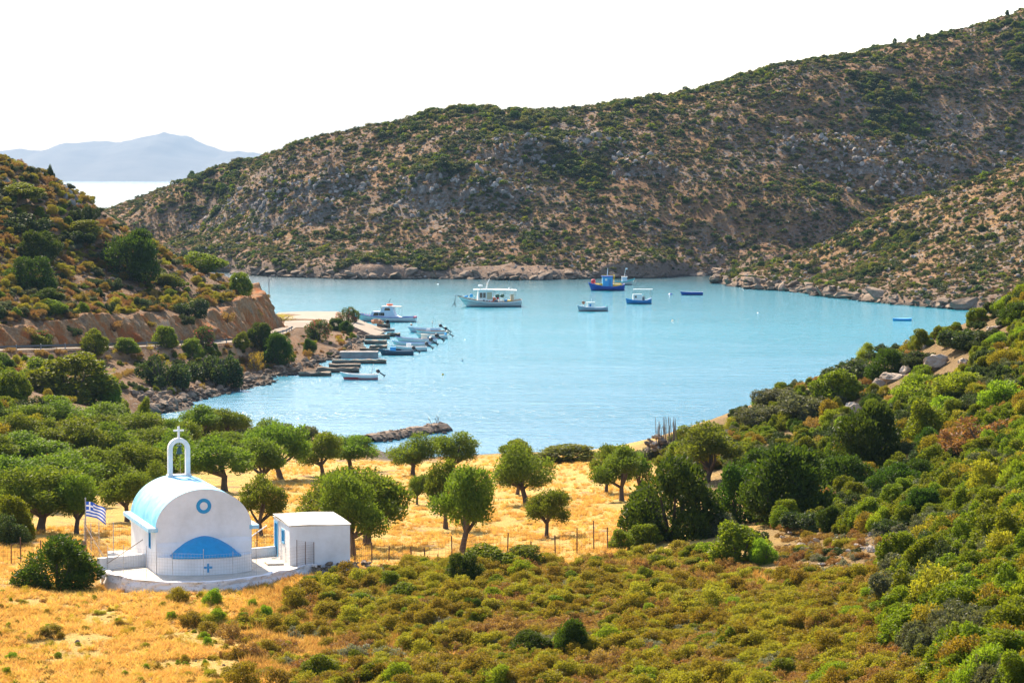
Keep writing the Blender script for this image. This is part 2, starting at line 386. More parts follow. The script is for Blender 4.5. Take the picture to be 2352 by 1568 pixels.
# ------------------------------------------------------------------ ground materials
def ground_material():
    t = NT('dry_ground'); v = t.pos()
    n1 = t.noise(v, 0.11, 5, 0.6); n2 = t.noise(v, 0.55, 5, 0.65); n3 = t.noise(v, 3.0, 5, 0.7); n4 = t.noise(v, 14, 4, 0.7)
    soil = t.mix(t.step(n3, 0.3, 0.7), (0.24, 0.14, 0.075), (0.40, 0.265, 0.15))
    straw = t.mix(t.step(n4, 0.3, 0.7), (0.52, 0.32, 0.075), (0.72, 0.48, 0.14))
    c = t.mix(t.step(n2, 0.55, 0.68), straw, soil)
    c = t.mix(t.step(n4, 0.66, 0.74), c, (0.42, 0.36, 0.30))
    geo = t.new('ShaderNodeNewGeometry'); sp_ = t.new('ShaderNodeSeparateXYZ'); t.link(geo.outputs['Normal'], sp_.inputs[0])
    pz = t.new('ShaderNodeSeparateXYZ'); t.link(geo.outputs['Position'], pz.inputs[0])
    # headland soil: redder and stonier beyond 290 m
    far = t.step(pz.outputs['Y'], 262, 300)
    red = t.mix(t.step(n2, 0.35, 0.65), (0.14, 0.070, 0.030), (0.21, 0.120, 0.055))
    red = t.mix(t.step(t.noise(v, 1.7, 6, 0.75), 0.54, 0.62), red, (0.24, 0.195, 0.15))
    c = t.mix(far, c, red)
    rt = t.step(t.math('ADD', pz.outputs['X'], t.math('MULTIPLY', t.math('SUBTRACT', n1, 0.5), 14)), 9.0, 16.0)
    rt = t.math('MULTIPLY', rt, t.step(pz.outputs['Y'], 262, 250))
    c = t.mix(rt, c, t.mix(t.step(n3, 0.35, 0.65), (0.17, 0.10, 0.04), (0.27, 0.18, 0.07)))
    # bare cut faces: streaked orange clay and pale rock
    steep = t.step(sp_.outputs['Z'], 0.80, 0.60)
    vs = t.pos((1, 1, 0.35)); k = t.noise(vs, 0.5, 6, 0.7)
    cut = t.ramp(k, (0.30, (0.62, 0.19, 0.05)), (0.45, (0.60, 0.30, 0.13)), (0.58, (0.58, 0.41, 0.27)), (0.72, (0.44, 0.37, 0.30)))
    cut = t.mix(t.step(t.noise(v, 4, 5, 0.7), 0.35, 0.7), cut, (0.50, 0.26, 0.12), 'MIX')
    c = t.mix(steep, c, cut)
    # wet stones at the waterline
    wet = t.step(t.math('ADD', pz.outputs['Z'], t.math('MULTIPLY', t.math('SUBTRACT', n3, 0.5), 0.5)), 0.42, 0.15)
    c = t.mix(wet, c, (0.085, 0.07, 0.055))
    t.link(c, t.bsdf.inputs['Base Color']); t.bsdf.inputs['Roughness'].default_value = 0.95; t.bsdf.inputs['Specular IOR Level'].default_value = 0.15
    b = t.bump(t.noise(v, 1.6, 8, 0.75), 1.0, 0.5); b = t.bump(n4, 0.8, 0.08, b); t.link(b, t.bsdf.inputs['Normal'])
    return t.m
def hill_material(name, warm):
    t = NT(name); v = t.pos(); vz = t.pos((1, 0.7, 1.6))
    n1 = t.noise(v, 0.035, 5, 0.6); n2 = t.noise(v, 0.16, 6, 0.7); n3 = t.noise(vz, 0.9, 6, 0.75); n4 = t.noise(v, 4.0, 4, 0.7)
    soil = t.mix(t.step(n2, 0.3, 0.7), (0.19, 0.098, 0.045), (0.31, 0.175, 0.082))
    straw = t.mix(t.step(n4, 0.3, 0.7), (0.28, 0.155, 0.055), (0.42, 0.25, 0.09))
    c = t.mix(t.step(n2, warm, warm + 0.12), soil, straw)
    rk = t.mix(t.step(n3, 0.32, 0.68), (0.15, 0.125, 0.105), (0.40, 0.35, 0.30))
    rk = t.mix(t.step(n4, 0.50, 0.62), rk, (0.055, 0.045, 0.038))
    rk = t.mix(t.step(t.noise(v, 1.6, 6, 0.8), 0.55, 0.62), rk, (0.075, 0.07, 0.035))
    geo = t.new('ShaderNodeNewGeometry'); sp_ = t.new('ShaderNodeSeparateXYZ'); t.link(geo.outputs['Normal'], sp_.inputs[0])
    pz = t.new('ShaderNodeSeparateXYZ'); t.link(geo.outputs['Position'], pz.inputs[0])
    stony = t.step(t.math('ADD', t.math('MULTIPLY', n3, 0.8), t.math('MULTIPLY', n1, 0.5)), 0.655, 0.735)
    steep = t.math('MULTIPLY', t.step(sp_.outputs['Z'], 0.80, 0.60), t.step(n3, 0.30, 0.55))
    c = t.mix(t.math('MAXIMUM', t.math('MULTIPLY', stony, 0.85), steep), c, rk)
    red = t.math('MULTIPLY', t.step(n2, 0.5, 0.62), t.step(pz.outputs['Z'], 9, 4)); red = t.math('MULTIPLY', red, 0.8)
    c = t.mix(red, c, (0.36, 0.20, 0.13))
    band = t.math('MULTIPLY', t.step(pz.outputs['Z'], 6.5, 2.5), t.step(n3, 0.34, 0.5))
    c = t.mix(band, c, t.mix(t.step(n4, 0.35, 0.65), (0.33, 0.235, 0.165), (0.20, 0.14, 0.10)))
    wet = t.step(t.math('ADD', pz.outputs['Z'], t.math('MULTIPLY', t.math('SUBTRACT', n3, 0.5), 1.2)), 0.75, 0.3)
    c = t.mix(wet, c, (0.085, 0.07, 0.055))
    t.link(c, t.bsdf.inputs['Base Color']); t.bsdf.inputs['Roughness'].default_value = 0.95; t.bsdf.inputs['Specular IOR Level'].default_value = 0.1
    b = t.bump(n3, 1.0, 1.2); b = t.bump(n4, 0.9, 0.3, b); t.link(b, t.bsdf.inputs['Normal'])
    return t.m
M = {}
M['ground'] = ground_material(); M['hill'] = hill_material('hillside_scree', 0.54); M['spur'] = hill_material('spur_scree', 0.46)

# clay and rock cut behind the road: a detailed face
def cliff_face():
    b0 = [np.array(q) for q in CLIFF[:14]]; pts = []
    for a, c in zip(b0[:-1], b0[1:]):
        n = max(1, int(np.hypot(*(c-a))/0.28)); pts += [a + (c-a)*k/n for k in range(n)]
    pts = np.array(pts); tg = np.gradient(pts, axis=0); k_ = np.ones(15)/15
    tg = np.stack([np.convolve(np.pad(tg[:, i], 7, 'edge'), k_, 'valid') for i in (0, 1)], 1); tg /= np.linalg.norm(tg, axis=1, keepdims=True)
    inn = np.stack([-tg[:, 1], tg[:, 0]], 1); s_ = np.arange(len(pts))*0.28
    top = pts + inn*4.2; z1 = bil(top[:, 0], top[:, 1]) - 0.25 + (fbm(s_/6, s_*0, 96, 4) - 0.6)*2.4; z0 = bil(pts[:, 0] - inn[:, 0]*1.2, pts[:, 1] - inn[:, 1]*1.2) - 0.3
    rows = []
    for h in np.linspace(0, 1.12, 20):
        g = min(h, 1.0); lean = -0.9 + 2.7*g**1.1 + (max(0, h - 1))*22
        out = (ridged(s_/2.6 + 0.5*h, h*1.1 + s_*0, 97, 4) - 0.5)*2.3 + (fbm(s_/0.8, h*5 + s_*0, 98, 3) - 0.5)*1.2 + (fbm(s_/7, s_*0, 99, 2) - 0.5)*1.2
        p = pts + inn*(lean - out*(1 - 0.5*g))[:, None]; z = z0 + (z1 - z0)*g - max(0, h - 1)*3
        rows.append(np.column_stack([p, z]))
    R_ = np.array(rows); return grid_mesh('cliff', R_[..., 0], R_[..., 1], R_[..., 2], M['cut'])
def cut_material():
    t = NT('clay_cut'); v = t.pos(); vs = t.pos((1, 1, 0.30)); k = t.noise(vs, 0.42, 6, 0.72)
    c = t.ramp(k, (0.30, (0.42, 0.075, 0.012)), (0.42, (0.47, 0.155, 0.040)), (0.50, (0.44, 0.23, 0.10)), (0.60, (0.36, 0.24, 0.14)), (0.70, (0.15, 0.10, 0.07)))
    c = t.mix(t.step(t.noise(v, 3.2, 6, 0.75), 0.42, 0.66), c, (0.25, 0.115, 0.048)); c = t.mix(t.step(t.noise(v, 7, 5, 0.75), 0.58, 0.70), c, (0.085, 0.05, 0.032))
    t.link(c, t.bsdf.inputs['Base Color']); t.bsdf.inputs['Roughness'].default_value = 0.95; t.bsdf.inputs['Specular IOR Level'].default_value = 0.1
    t.link(t.bump(t.noise(vs, 2.2, 8, 0.8), 1.0, 0.5), t.bsdf.inputs['Normal']); return t.m
M['cut'] = cut_material()
tag(ob('cliff', cliff_face()), kind='structure')
halfw = np.abs(GXX) < 0.19*np.maximum(GYY, 0) + 16
keep = (GZ > -1.0) & halfw
tag(ob('ground', grid_mesh('ground', GXX, GYY, GZ, M['ground'], keep)), kind='structure')
HX, HY = np.meshgrid(np.arange(-178, 250, 0.8), np.arange(745, 1085, 0.8)); HZ = hill_h(HX, HY)
# trim the crest so that the skyline keeps the intended profile
SKU = np.array([-100,100,220,390,440,585,700,830,1000,1090,1170,1300,1400,1570,1700,1800,1900,1980,2050,2130,2240,2352,2500]); SKV = np.array([600,528,484,419,399,359,314,289,254,244,249,247,232,204,174,144,129,114,99,79,54,14,-34])
for _ in range(2):
    a_ = HX/HY; v_ = HORV - (HZ - CAMH)/HY*FV; v_ = np.where(HZ > 0.5, v_, 9e9); bins = np.clip(((a_*FV + CU + 150)/20).astype(int), 0, 140); best = np.full(141, 9e9); np.minimum.at(best, bins.ravel(), v_.ravel())
    ub = np.arange(141)*20 - 140; want = np.interp(ub, SKU, SKV) + 5; ok_ = best < 2000; dv = np.interp(ub, ub[ok_], (want - best)[ok_]); dv = np.convolve(np.pad(dv, 2, 'edge'), np.ones(5)/5, 'valid')
    dz = np.interp(a_*FV + CU, ub, dv)*HY/FV; zr = np.maximum(CAMH + (HORV - np.interp(a_*FV + CU, SKU, SKV))/FV*HY, 4); HZ = HZ - dz*np.clip(HZ/zr, 0, 1)
tag(ob('hill', grid_mesh('hill', HX, HY, HZ, M['hill'], (HZ > -1.2) & (HX > -0.19*HY-14) & (HX < 0.2*HY + 22))), kind='structure')
SX, SY = np.meshgrid(np.arange(40, 175, 0.7), np.arange(570, 800, 0.7)); SZ = spur_h(SX, SY)
tag(ob('hill', grid_mesh('hill', SX, SY, SZ, M['spur'], (SZ > -1.2) & (SX < 0.2*SY + 20))), kind='structure')
# distant island, 22 km out
ISD = 22000.0
prof = [(-700,405),(-400,380),(-150,352),(0,351),(60,345),(110,347),(170,330),(230,326),(290,331),(340,316),(390,308),(430,314),(470,335),(520,348),(575,351),(640,365),(760,385),(900,407)]
pu = np.array([p[0] for p in prof]); pv = np.array([p[1] for p in prof])
iu = np.linspace(-700, 900, 220); iv = np.interp(iu, pu, pv) + (fbm(iu/60, iu*0, 61, 4) - 0.5)*7*np.clip((iu + 700)/200, 0, 1)*np.clip((900 - iu)/200, 0, 1)
ix = (iu - CU)/FV*ISD; iz = np.maximum(CAMH + (HORV - iv)/FV*ISD, 0)
tt = np.linspace(-1, 1, 41); IX = np.repeat(ix[None], 41, 0); IY = np.repeat((ISD + tt*2600)[:, None], 220, 1)
IZ = iz[None]*np.clip(1 - np.abs(tt[:, None])**1.4, 0, 1)*(0.86 + 0.28*ridged(IX/550, IY/550, 62, 4)*(np.abs(tt[:, None]) > 0.06) + 0.14*(np.abs(tt[:, None]) <= 0.06)) - 3
M['island'] = paint('island_slopes', (0.16, 0.13, 0.10), 0.95, scale=0.004, col2=(0.22, 0.19, 0.15), obj=False)
tag(ob('island_terrain', grid_mesh('island_terrain', IX, IY, IZ, M['island'])), kind='structure')

# ------------------------------------------------------------------ sea
def water_material():
    t = NT('sea_water'); geo = t.new('ShaderNodeNewGeometry')
    v = t.pos((0.85, 1.0, 1)); v2 = t.pos((0.6, 1.0, 1), loc=(31, 7, 0))
    n1 = t.noise(v, 1.15, 4, 0.6, 0.3); n2 = t.noise(v2, 0.30, 3, 0.55, 0.2); n3 = t.noise(t.pos((0.10, 0.32, 1)), 0.09, 3, 0.6)
    h = t.math('ADD', t.math('MULTIPLY', n1, 0.50), t.math('MULTIPLY', n2, 0.70))
    b = t.new('ShaderNodeBump'); b.inputs['Distance'].default_value = 1.0; t.link(h, b.inputs['Height'])
    t.link(t.step(n3, 0.1, 0.75), b.inputs['Strength'])
    sp_ = t.new('ShaderNodeSeparateXYZ'); t.link(geo.outputs['Position'], sp_.inputs[0])
    # water greener farther out; pale sky and dark hill reflections also put into the colour
    c = t.ramp(t.step(t.math('ADD', sp_.outputs['Y'], t.math('MULTIPLY', t.math('SUBTRACT', n3, 0.5), 90)), 290, 780),
        (0.0, (0.030, 0.185, 0.29)), (0.45, (0.004, 0.215, 0.29)), (0.78, (0.002, 0.155, 0.20)), (0.91, (0.001, 0.085, 0.11)), (1.0, (0.001, 0.03, 0.035)))
    t.link(c, t.bsdf.inputs['Base Color']); t.link(b.outputs[0], t.bsdf.inputs['Normal'])
    t.bsdf.inputs['Roughness'].default_value = 0.13; t.bsdf.inputs['IOR'].default_value = 1.33
    return t.m
M['water'] = water_material()
wx_ = np.concatenate([-np.geomspace(60000, 150, 12), np.linspace(-130, 200, 12), np.geomspace(230, 60000, 12)])
wy_ = np.concatenate([np.linspace(150, 900, 20), np.geomspace(1000, 50000, 14)])
WX, WY = np.meshgrid(wx_, wy_)
tag(ob('sea', grid_mesh('sea', WX, WY, WX*0, M['water'])), kind='structure')
# ------------------------------------------------------------------ air
hz = NT('sea_haze'); hz.n.remove(hz.bsdf)
pv_ = hz.new('ShaderNodeVolumePrincipled'); pv_.inputs['Color'].default_value = (0.175, 0.29, 0.45, 1); pv_.inputs['Density'].default_value = 6e-5
pv_.inputs['Anisotropy'].default_value = 0.25
hz.link(pv_.outputs[0], hz.out.inputs['Volume'])
HAZE = MB().box(-16000, 16000, -300, 26000, -6, 520).build('haze', hz.m); tag(HAZE, kind='stuff')

# ------------------------------------------------------------------ object materials
M['white'] = paint('whitewash', (0.83, 0.82, 0.82), 0.85, scale=0.8, col2=(0.66, 0.64, 0.62), bump=0.35, bscale=5, lo=0.40, hi=0.75)
M['whitefloor'] = paint('whitewashed_floor', (0.56, 0.50, 0.42), 0.9, scale=1.6, col2=(0.42, 0.36, 0.29), bump=0.2, bscale=12)
M['blue'] = paint('blue_paint', (0.02, 0.31, 0.60), 0.5, var=0.08, scale=4)
M['blueframe'] = paint('light_blue_paint', (0.10, 0.45, 0.75), 0.5, var=0.08, scale=4)
M['roofblue'] = paint('thin_pale_blue_roof_paint', (0.075, 0.34, 0.53), 0.75, scale=1.2, col2=(0.24, 0.52, 0.64), bump=0.2, bscale=8)
M['ledgeblue'] = paint('weathered_blue_ledge_paint', (0.16, 0.50, 0.70), 0.7, scale=3, col2=(0.60, 0.74, 0.80))
M['wallstone'] = paint('whitewashed_rubble', (0.74, 0.70, 0.68), 0.95, scale=5.5, col2=(0.34, 0.29, 0.26), bump=0.9, bscale=6, lo=0.56, hi=0.70)
M['concrete'] = paint('pale_concrete', (0.27, 0.215, 0.16), 0.95, scale=0.5, col2=(0.19, 0.15, 0.11), bump=0.2, bscale=7, obj=False)
M['road'] = paint('worn_concrete_road', (0.20, 0.155, 0.11), 0.95, scale=0.5, col2=(0.15, 0.115, 0.08), obj=False)
M['greycon'] = paint('grey_concrete', (0.30, 0.28, 0.27), 0.95, scale=1.5, col2=(0.21, 0.19, 0.18), obj=False, bump=0.3)
M['rust'] = paint('rusty_iron', (0.10, 0.055, 0.035), 0.9, scale=6, col2=(0.18, 0.09, 0.05))
M['galv'] = paint('galvanised_wire', (0.55, 0.52, 0.48), 0.6, scale=6)
M['steel'] = paint('grey_steel', (0.30, 0.31, 0.32), 0.5, scale=3, metal=0.4)
M['bronze'] = paint('green_bronze', (0.03, 0.12, 0.11), 0.5, scale=10, col2=(0.05, 0.07, 0.06))
M['rope'] = paint('old_rope', (0.40, 0.32, 0.20), 0.9)
M['wood'] = paint('weathered_wood', (0.24, 0.18, 0.13), 0.9, scale=5)
M['bark'] = paint('olive_bark', (0.11, 0.08, 0.06), 0.95, scale=4, col2=(0.06, 0.045, 0.035), bump=0.8, bscale=7)
M['flagblue'] = paint('flag_blue_cloth', (0.012, 0.10, 0.52), 0.8, var=0.05); M['flagwhite'] = paint('flag_white_cloth', (0.82, 0.82, 0.84), 0.8, var=0.03)
def rockmat(name, a, b, c, sc=1.2):
    t = NT(name); v = t.pos(); n = t.noise(v, sc, 6, 0.7); n2 = t.noise(v, sc*6, 5, 0.7)
    col = t.mix(t.step(n, 0.35, 0.65), a, b); col = t.mix(t.step(n2, 0.58, 0.72), col, c)
    r = t.new('ShaderNodeObjectInfo').outputs['Random']; h = t.new('ShaderNodeHueSaturation'); t.link(col, h.inputs['Color']); t.link(t.math('ADD', t.math('MULTIPLY', r, 0.5), 0.72), h.inputs['Value'])
    pz = t.new('ShaderNodeSeparateXYZ'); t.link(t.new('ShaderNodeNewGeometry').outputs['Position'], pz.inputs[0])
    col = t.mix(t.step(pz.outputs['Z'], 0.42, 0.18), h.outputs[0], (0.07, 0.055, 0.045))
    t.link(col, t.bsdf.inputs['Base Color']); t.bsdf.inputs['Roughness'].default_value = 0.95; t.bsdf.inputs['Specular IOR Level'].default_value = 0.15
    t.link(t.bump(n2, 0.8, 0.12, t.bump(n, 0.8, 0.3)), t.bsdf.inputs['Normal']); return t.m
M['rock'] = rockmat('brown_grey_rock', (0.19, 0.13, 0.085), (0.27, 0.205, 0.15), (0.08, 0.055, 0.04))
M['limestone'] = rockmat('pale_limestone', (0.42, 0.31, 0.21), (0.50, 0.42, 0.34), (0.20, 0.13, 0.085), 0.7)
M['greyrock'] = rockmat('grey_hill_rock', (0.16, 0.135, 0.115), (0.36, 0.315, 0.275), (0.07, 0.058, 0.05), 0.6)
M['jetty'] = rockmat('jetty_stone', (0.29, 0.23, 0.17), (0.22, 0.175, 0.14), (0.10, 0.075, 0.055), 1.0)

# ------------------------------------------------------------------ rock meshes
import bmesh
def rock_mesh(name, seed, mat, sub=2, flat=0.75, cuts=7):
    r = random.Random(seed); bm = bmesh.new(); bmesh.ops.create_icosphere(bm, subdivisions=sub, radius=0.5)
    pl = []
    for _ in range(cuts):
        d = Vector((r.gauss(0, 1), r.gauss(0, 1), r.gauss(0, 1))).normalized(); pl.append((d, r.uniform(0.17, 0.42)))
    for v in bm.verts:
        for d, o in pl:
            k = v.co.dot(d)
            if k > o: v.co -= d*(k - o)
        v.co += Vector((r.uniform(-1, 1), r.uniform(-1, 1), r.uniform(-1, 1)))*0.045
        v.co.z *= flat
    me = bpy.data.meshes.new(name); bm.to_mesh(me); bm.free(); me.materials.append(mat); return me
ROCKS = [rock_mesh('rock', 100 + i, M['rock'], 2, 0.8, 11) for i in range(6)]
LIMES = [rock_mesh('rock', 200 + i, M['limestone'], 3, 0.75, 16) for i in range(4)]
GREYS = [rock_mesh('rock', 300 + i, M['greyrock'], 2, 0.9, 12) for i in range(6)]

# ------------------------------------------------------------------ chapel
CH_O = (-14.59, 133.95, TERR_Z); CH_R = math.radians(17)
chapel = thing('chapel', 'small whitewashed chapel with pale blue barrel roof and a bell arch', 'chapel', CH_O, CH_R)
HW, CL, SPZ, APZ = 2.30, 7.1, 2.05, 3.92
arch = [(HW*math.cos(a), SPZ + (APZ - SPZ)*math.sin(a)) for a in np.linspace(0, math.pi, 33)]
b = MB(); b.plate([(-HW, -0.5), (HW, -0.5)] + arch, 'y', 0, 0.32)
b.build('front_wall', M['white'], chapel)
b = MB(); b.plate([(-HW, -0.5), (HW, -0.5)] + arch, 'y', CL - 0.32, CL); b.build('back_wall', M['white'], chapel)
WY0, WY1, WZ0, WZ1 = 1.35, 1.95, 1.0, 1.82      # slit window in the side wall
for s in (-1, 1):
    b = MB(); x0, x1 = (s*HW, s*(HW - 0.35)) if s > 0 else (s*HW, s*(HW - 0.35))
    x0, x1 = min(x0, x1), max(x0, x1)
    if s < 0:
        b.box(x0, x1, 0.32, WY0, -0.5, SPZ); b.box(x0, x1, WY1, CL - 0.32, -0.5, SPZ); b.box(x0, x1, WY0, WY1, -0.5, WZ0); b.box(x0, x1, WY0, WY1, WZ1, SPZ)
    else: b.box(x0, x1, 0.32, CL - 0.32, -0.5, SPZ)
    b.build('side_wall', M['white'], chapel)
w = MB().box(-HW + 0.16, -HW + 0.22, WY0, WY1, WZ0, WZ1).build('window', M['blue'], chapel)
fb = MB(); e = 0.07
fb.box(-HW - 0.012, -HW + 0.14, WY0, WY0 + e, WZ0, WZ1); fb.box(-HW - 0.012, -HW + 0.14, WY1 - e, WY1, WZ0, WZ1)
fb.box(-HW - 0.012, -HW + 0.14, WY0 + e, WY1 - e, WZ0, WZ0 + e); fb.box(-HW - 0.012, -HW + 0.14, WY0 + e, WY1 - e, WZ1 - e, WZ1)
fb.build('frame', M['blue'], w)
b = MB(); ro = HW - 0.005
outer = [(ro*math.cos(a), SPZ + (APZ - 0.004 - SPZ)*math.sin(a)) for a in np.linspace(0, math.pi, 49)]
inner = [(0.93*x, SPZ + 0.93*(z - SPZ)) for x, z in outer]
nseg = 15; rows = []
for y in np.linspace(0.325, CL - 0.325, nseg): rows.append([(x + 0.010*(vnoise(x*2, y*2, 71) - 0.5), y, z + 0.02*(vnoise(x*1.5 + 9, y*1.5, 72) - 0.5)) for x, z in outer])
b.grid(rows); b.grid([[(x, y, z) for x, z in inner] for y in (0.325, CL - 0.325)])
roof = b.build('roof', M['roofblue'], chapel, smooth=True)
for y0, y1 in ((-0.006, 0.325), (CL - 0.325, CL)):      # painted edges over the end walls
    b = MB(); pts0 = [(x*1.004, y0, SPZ + (z - SPZ)*1.004) for x, z in outer]; b.grid([pts0, [(p[0], y1, p[2]) for p in pts0]]); b.build('roof_edge', M['roofblue'], roof, smooth=True)
for s in (-1, 1):
    b = MB(); xa, xb = (-HW - 0.36, -HW + 0.10) if s < 0 else (HW - 0.10, HW + 0.36)
    b.box(xa, xb, -0.03, CL + 0.1, SPZ - 0.10, SPZ + 0.09); b.build('eave_ledge', M['ledgeblue'], chapel)
# apse: bulging base wall with a blue half-dome cap
def off(x): return 0.10 + 0.92*max(0.0, 1 - (abs(x)/2.26)**2.1)**0.75
xs = np.linspace(-2.26, 2.26, 41); ZR = 0.80
b = MB(); b.grid([[(x, -off(x), z) for x in xs] for z in (-0.45, 0.0, 0.4, ZR)])
b.grid([[(x, -off(x), ZR) for x in xs], [(x, -0.02, ZR + 0.02) for x in xs]]); b.build('apse_wall', M['white'], chapel, smooth=True)
def zt(x): return ZR + 0.03 + 0.86*max(0.0, 1 - (abs(x)/1.62)**1.7)**0.85
xa = np.linspace(-1.66, 1.66, 41); rows = []
for t_ in np.linspace(0, 1, 9):
    rows.append([(x, -(off(x)*(1 - t_) + 0.015) - 0.02*(1-t_), (ZR + 0.022) + (zt(x) - ZR - 0.01)*math.sin(t_*math.pi/2)) for x in xa])
b = MB().grid(rows); b.grid([[(x, -off(x) - 0.035, ZR - 0.05) for x in xa], [(x, -off(x) - 0.035, ZR + 0.022) for x in xa]])
b.build('apse_cap', M['blue'], chapel, smooth=True)
# thickened shoulder band across the front
rows = []
for z, o in ((1.30, 0.10), (1.36, 0.075), (1.44, 0.035), (1.52, 0.004)):
    rows.append([(x, -o - 0.004*vnoise(x*3, z*9, 4), z + 0.05*math.sin(x*1.3) + 0.06*(x/2.3)) for x in np.linspace(-2.27, 2.27, 25)])
rows.insert(0, [(p[0], -0.10, ZR - 0.1) for p in rows[0]])
MB().grid(rows).build('plaster_shoulder', M['white'], chapel, smooth=True)
b = MB(); yb = -off(0) - 0.02
b.box(-0.05, 0.05, yb, yb + 0.05, 0.10, 0.52); b.box(-0.20, -0.05, yb, yb + 0.05, 0.28, 0.38); b.box(0.05, 0.20, yb, yb + 0.05, 0.28, 0.38)
b.build('painted_cross', M['blue'], chapel)
b = MB(); n = 36; ri, ro2 = 0.19, 0.36; zc = 3.12
fr = [[(ro2*math.cos(a), -0.018, zc + ro2*math.sin(a)) for a in np.linspace(0, 2*math.pi, n)], [(ri*math.cos(a), -0.018, zc + ri*math.sin(a)) for a in np.linspace(0, 2*math.pi, n)]]
b.grid([[(p[0], 0.002, p[2]) for p in fr[0]], fr[0], fr[1], [(p[0], 0.002, p[2]) for p in fr[1]]]); b.build('ring_ornament', M['blue'], chapel)
# bell arch
by = CL - 0.62; bz = APZ - 0.10
bel = MB().box(-0.58, 0.58, by - 0.24, by + 0.24, bz - 0.12, bz + 0.16).build('belfry_base', M['white'], chapel)
ow, lw, lh = 0.55, 0.225, 1.26; z0 = bz + 0.16
outl = [(-ow, z0), (-ow, z0 + lh)] + [(-ow*math.cos(a), z0 + lh + ow*math.sin(a)) for a in np.linspace(0, math.pi, 15)][1:-1] + [(ow, z0 + lh), (ow, z0)]
iw = ow - lw; inl = [(iw, z0), (iw, z0 + lh)] + [(iw*math.cos(a), z0 + lh + iw*math.sin(a)) for a in np.linspace(0, math.pi, 15)][1:-1] + [(-iw, z0 + lh), (-iw, z0)]
m_ = len(outl); inl = inl[::-1]
b = MB(); yA, yB = by - 0.14, by + 0.14
rowsA = [[(x, yA, z) for x, z in outl], [(x, yA, z) for x, z in inl], [(x, yB, z) for x, z in inl], [(x, yB, z) for x, z in outl], [(x, yA, z) for x, z in outl]]
b.grid(rowsA); b.build('belfry_arch', M['white'], chapel)
ct = z0 + lh + ow
b = MB().box(-0.05, 0.05, by - 0.05, by + 0.05, ct - 0.04, ct + 0.56); b.box(-0.26, -0.05, by - 0.045, by + 0.045, ct + 0.32, ct + 0.40); b.box(0.05, 0.26, by - 0.045, by + 0.045, ct + 0.32, ct + 0.40)
b.build('roof_cross', M['white'], chapel)
bell = thing('bell', 'green bronze bell hanging in the white arch on the chapel roof', 'bell', tuple(chapel.matrix_basis @ Vector((0.03, by, z0 + 1.02))), CH_R)
MB().lathe([(0.165, 0), (0.15, 0.05), (0.115, 0.16), (0.10, 0.28), (0.05, 0.34), (0.02, 0.36)], 14).build('bell_body', M['bronze'], bell, smooth=True)
MB().box(-0.13, 0.13, -0.03, 0.03, 0.36, 0.43).build('yoke', M['bronze'], bell)
b = MB().bar((-0.05, 0, 0.43), (-0.05, 0, 0.62), 0.015); b.bar((0.05, 0, 0.43), (0.05, 0, 0.62), 0.015); b.build('hanger', M['galv'], bell)
MB().tube([(0.03, 0, 0.05), (0.04, 0, -0.4), (0.06, 0, -1.0)], 0.012, 5).build('bell_rope', M['rope'], bell)

# ------------------------------------------------------------------ terrace
rim = [onz(*K(x, y), TERR_Z)[:2] for x, y in [(252,1130),(268,1170),(310,1212),(440,1250),(620,1270),(800,1282),(1000,1286),(1200,1274),(1360,1252),(1500,1226),(1650,1193),(1840,1147),(1902,1158)]]
def cw(x, y): p = chapel.matrix_basis @ Vector((x, y, 0)); return np.array((p.x, p.y))
HUT_O = onz(*K(1660, 1152), TERR_Z); HUT_R = math.radians(15)
def hw_(x, y): c, s_ = math.cos(HUT_R), math.sin(HUT_R); return np.array((HUT_O[0] + x*c - y*s_, HUT_O[1] + x*s_ + y*c))
def dense(poly, step=0.3):
    out = []
    for a, c in zip(poly[:-1], poly[1:]):
        n = max(1, int(np.hypot(*(c-a))/step)); out += [a + (c-a)*k/n for k in range(n)]
    return out + [poly[-1]]
backside = [hw_(1.35, -0.06), hw_(1.3, 4.3), hw_(-0.3, 5.2), cw(2.9, 9.0), cw(-3.2, 9.0), cw(-4.0, 3.4)]
edge = dense([np.array(p) for p in rim]); outline = edge + backside
terr = thing('chapel_terrace', 'low whitewashed stone terrace under the chapel and the small hut', 'terrace', (0, 0, 0))
tm = MB(); n = len(outline); vs = [(p[0], p[1], TERR_Z - 0.02) for p in outline]; tm.add(vs, [tuple(range(n))])
tm.build('terrace_floor', M['whitefloor'], terr)
rows = []
cen = np.mean(np.array(outline), 0)
for k, z in enumerate((-0.75, -0.5, -0.32, -0.16, -0.03, 0.05, 0.06)):
    r_ = []
    for i, p in enumerate(edge):
        o = (vnoise(i*0.9, k*1.7, 91) - 0.5)*0.16*(k < 5) + 0.05*(k < 3)
        dirv = (p - cen)/np.linalg.norm(p - cen); q = p + dirv*o
        if k == 6: q = p - dirv*0.28
        r_.append((q[0], q[1], TERR_Z + z + (vnoise(i*0.35, 3, 92) - 0.5)*0.10*(k >= 4)))
    rows.append(r_)
rows.append([(p[0], p[1], TERR_Z - 0.06) for p in rows[-1]])
MB().grid(rows).build('rubble_wall', M['wallstone'], terr)
def parapet(a, c, h, th=0.25):
    d = (c - a)/np.linalg.norm(c - a); nrm = np.array((-d[1], d[0]))*th/2
    poly = [tuple(a - nrm), tuple(c - nrm), tuple(c + nrm), tuple(a + nrm)]
    MB().prism(poly, TERR_Z - 0.4, TERR_Z + h).build('parapet', M['white'], terr)
pl = onz(*K(252, 1185), TERR_Z)[:2]; parapet(pl, cw(-2.32, 3.1), 0.55)
pr0 = cw(2.32, 4.2); pr1 = hw_(-0.02, 4.0); parapet(pr0, pr1, 0.42)
